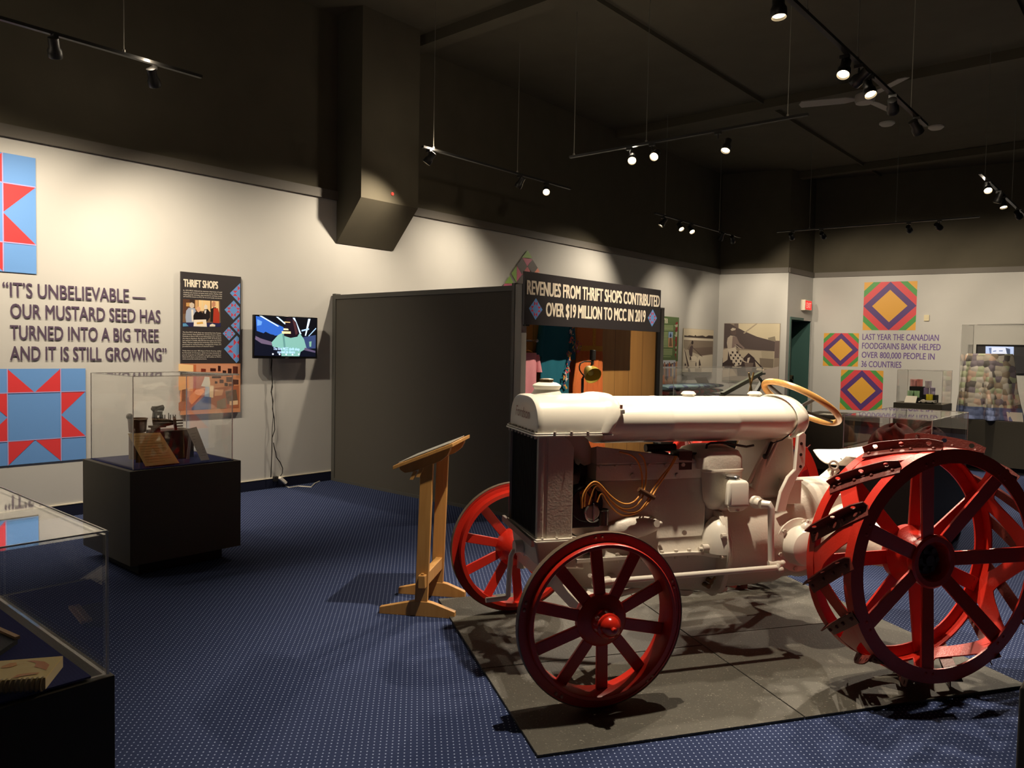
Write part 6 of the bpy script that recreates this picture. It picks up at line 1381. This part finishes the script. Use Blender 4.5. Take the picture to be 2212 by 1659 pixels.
tag(b.build('thermostat', mat('ivory_box', (216, 204, 166), .5), at=th_, bevel=.004), 'small ivory thermostat box on the far wall right of the largest diamond square', 'thermostat')
# far screen behind the draped quilt
A, B_ = CDp(2109, 744), CDp(2330, 812); 
sb = thing('picture_screen', 'dark wall screen with pale blue portrait behind the draped quilt', 'screen', V((A.x + B_.x) / 2, (A.y + B_.y) / 2, B_.z))
z1, z0 = A.z, B_.z; w = V(B_.x - A.x, B_.y - A.y, 0); o = V(A.x, A.y, z0)
b = MB(); b.prism([o + nCD * .003, o + w + nCD * .003, o + w + nCD * .04, o + nCD * .04], (0, 0, z1 - z0)); b.build('case', mat('gloss_black', (12, 12, 13), .25), sb, world=True, smooth=0)
SP = lambda px, py: on_plane(px, py, o + nCD * .04, nCD)
picture('screen_picture', sb, SP, nCD, [((40, 38, 38), [(2111, 748), (2328, 752), (2328, 808), (2111, 806)]), ((176, 196, 240), [(2129, 748), (2190, 749), (2189, 806), (2129, 806)]), ((214, 224, 250), [(2140, 750), (2178, 751), (2176, 800), (2150, 806)]), ((96, 116, 160), [(2136, 752), (2142, 751), (2141, 766), (2138, 764)]), ((60, 74, 104), [(2172, 751), (2182, 754), (2182, 766), (2175, 764)]), ((110, 126, 170), [(2145, 758), (2152, 757), (2152, 759), (2145, 760)]), ((110, 126, 170), [(2158, 757), (2166, 757), (2166, 759), (2158, 759)])], lift=.001, mk=lambda c: glow(c, .7))

# ------------------------------------------------------------------ ceiling fan and smoke detectors
fc = on_z(1868, 214, 4.60)
cf = thing('ceiling_fan', 'white ceiling fan seen edge on below the upper right spotlights', 'fan', fc)
b = MB(); b.cyl(fc + V(0, 0, .08), V(fc.x, fc.y, ZC - .12), .015, n=10); b.build('rod', M_SPOT, cf, world=True)
b = MB(); b.lathe([(.03, -.06), (.10, -.05), (.12, 0), (.11, .05), (.04, .08)], fc, (0, 0, 1), 28); b.build('motor', mat('fan_white', (150, 146, 140), .5), cf, world=True)
for k in range(3):
    a = math.radians(200 + 120 * k); d = V(math.cos(a), math.sin(a), 0); s = V(-math.sin(a), math.cos(a), .2).normalized()
    b = MB(); b.prism([fc + d * .10 - s * .03, fc + d * .22 - s * .07, fc + d * .72 - s * .075, fc + d * .75, fc + d * .72 + s * .075, fc + d * .22 + s * .07, fc + d * .10 + s * .03], (0, 0, .008)); b.build('blade', mat('fan_white', (150, 146, 140), .5), cf, world=True)
for (px, py), lb in (((1916, 272), 'round smoke detector on the black ceiling left of the fifth upper right spotlight'), ((2022, 280), 'small smoke detector on the black ceiling right of the fifth upper right spotlight')):
    c = on_z(px, py, ZC - .05); c.z = ZC
    b = MB(); b.lathe([(.11, 0), (.11, -.02), (.08, -.045), (.01, -.05)], c, (0, 0, 1), 24); tag(b.build('smoke_detector', mat('detector_white', (200, 196, 186), .5), at=c), lb, 'smoke detector')
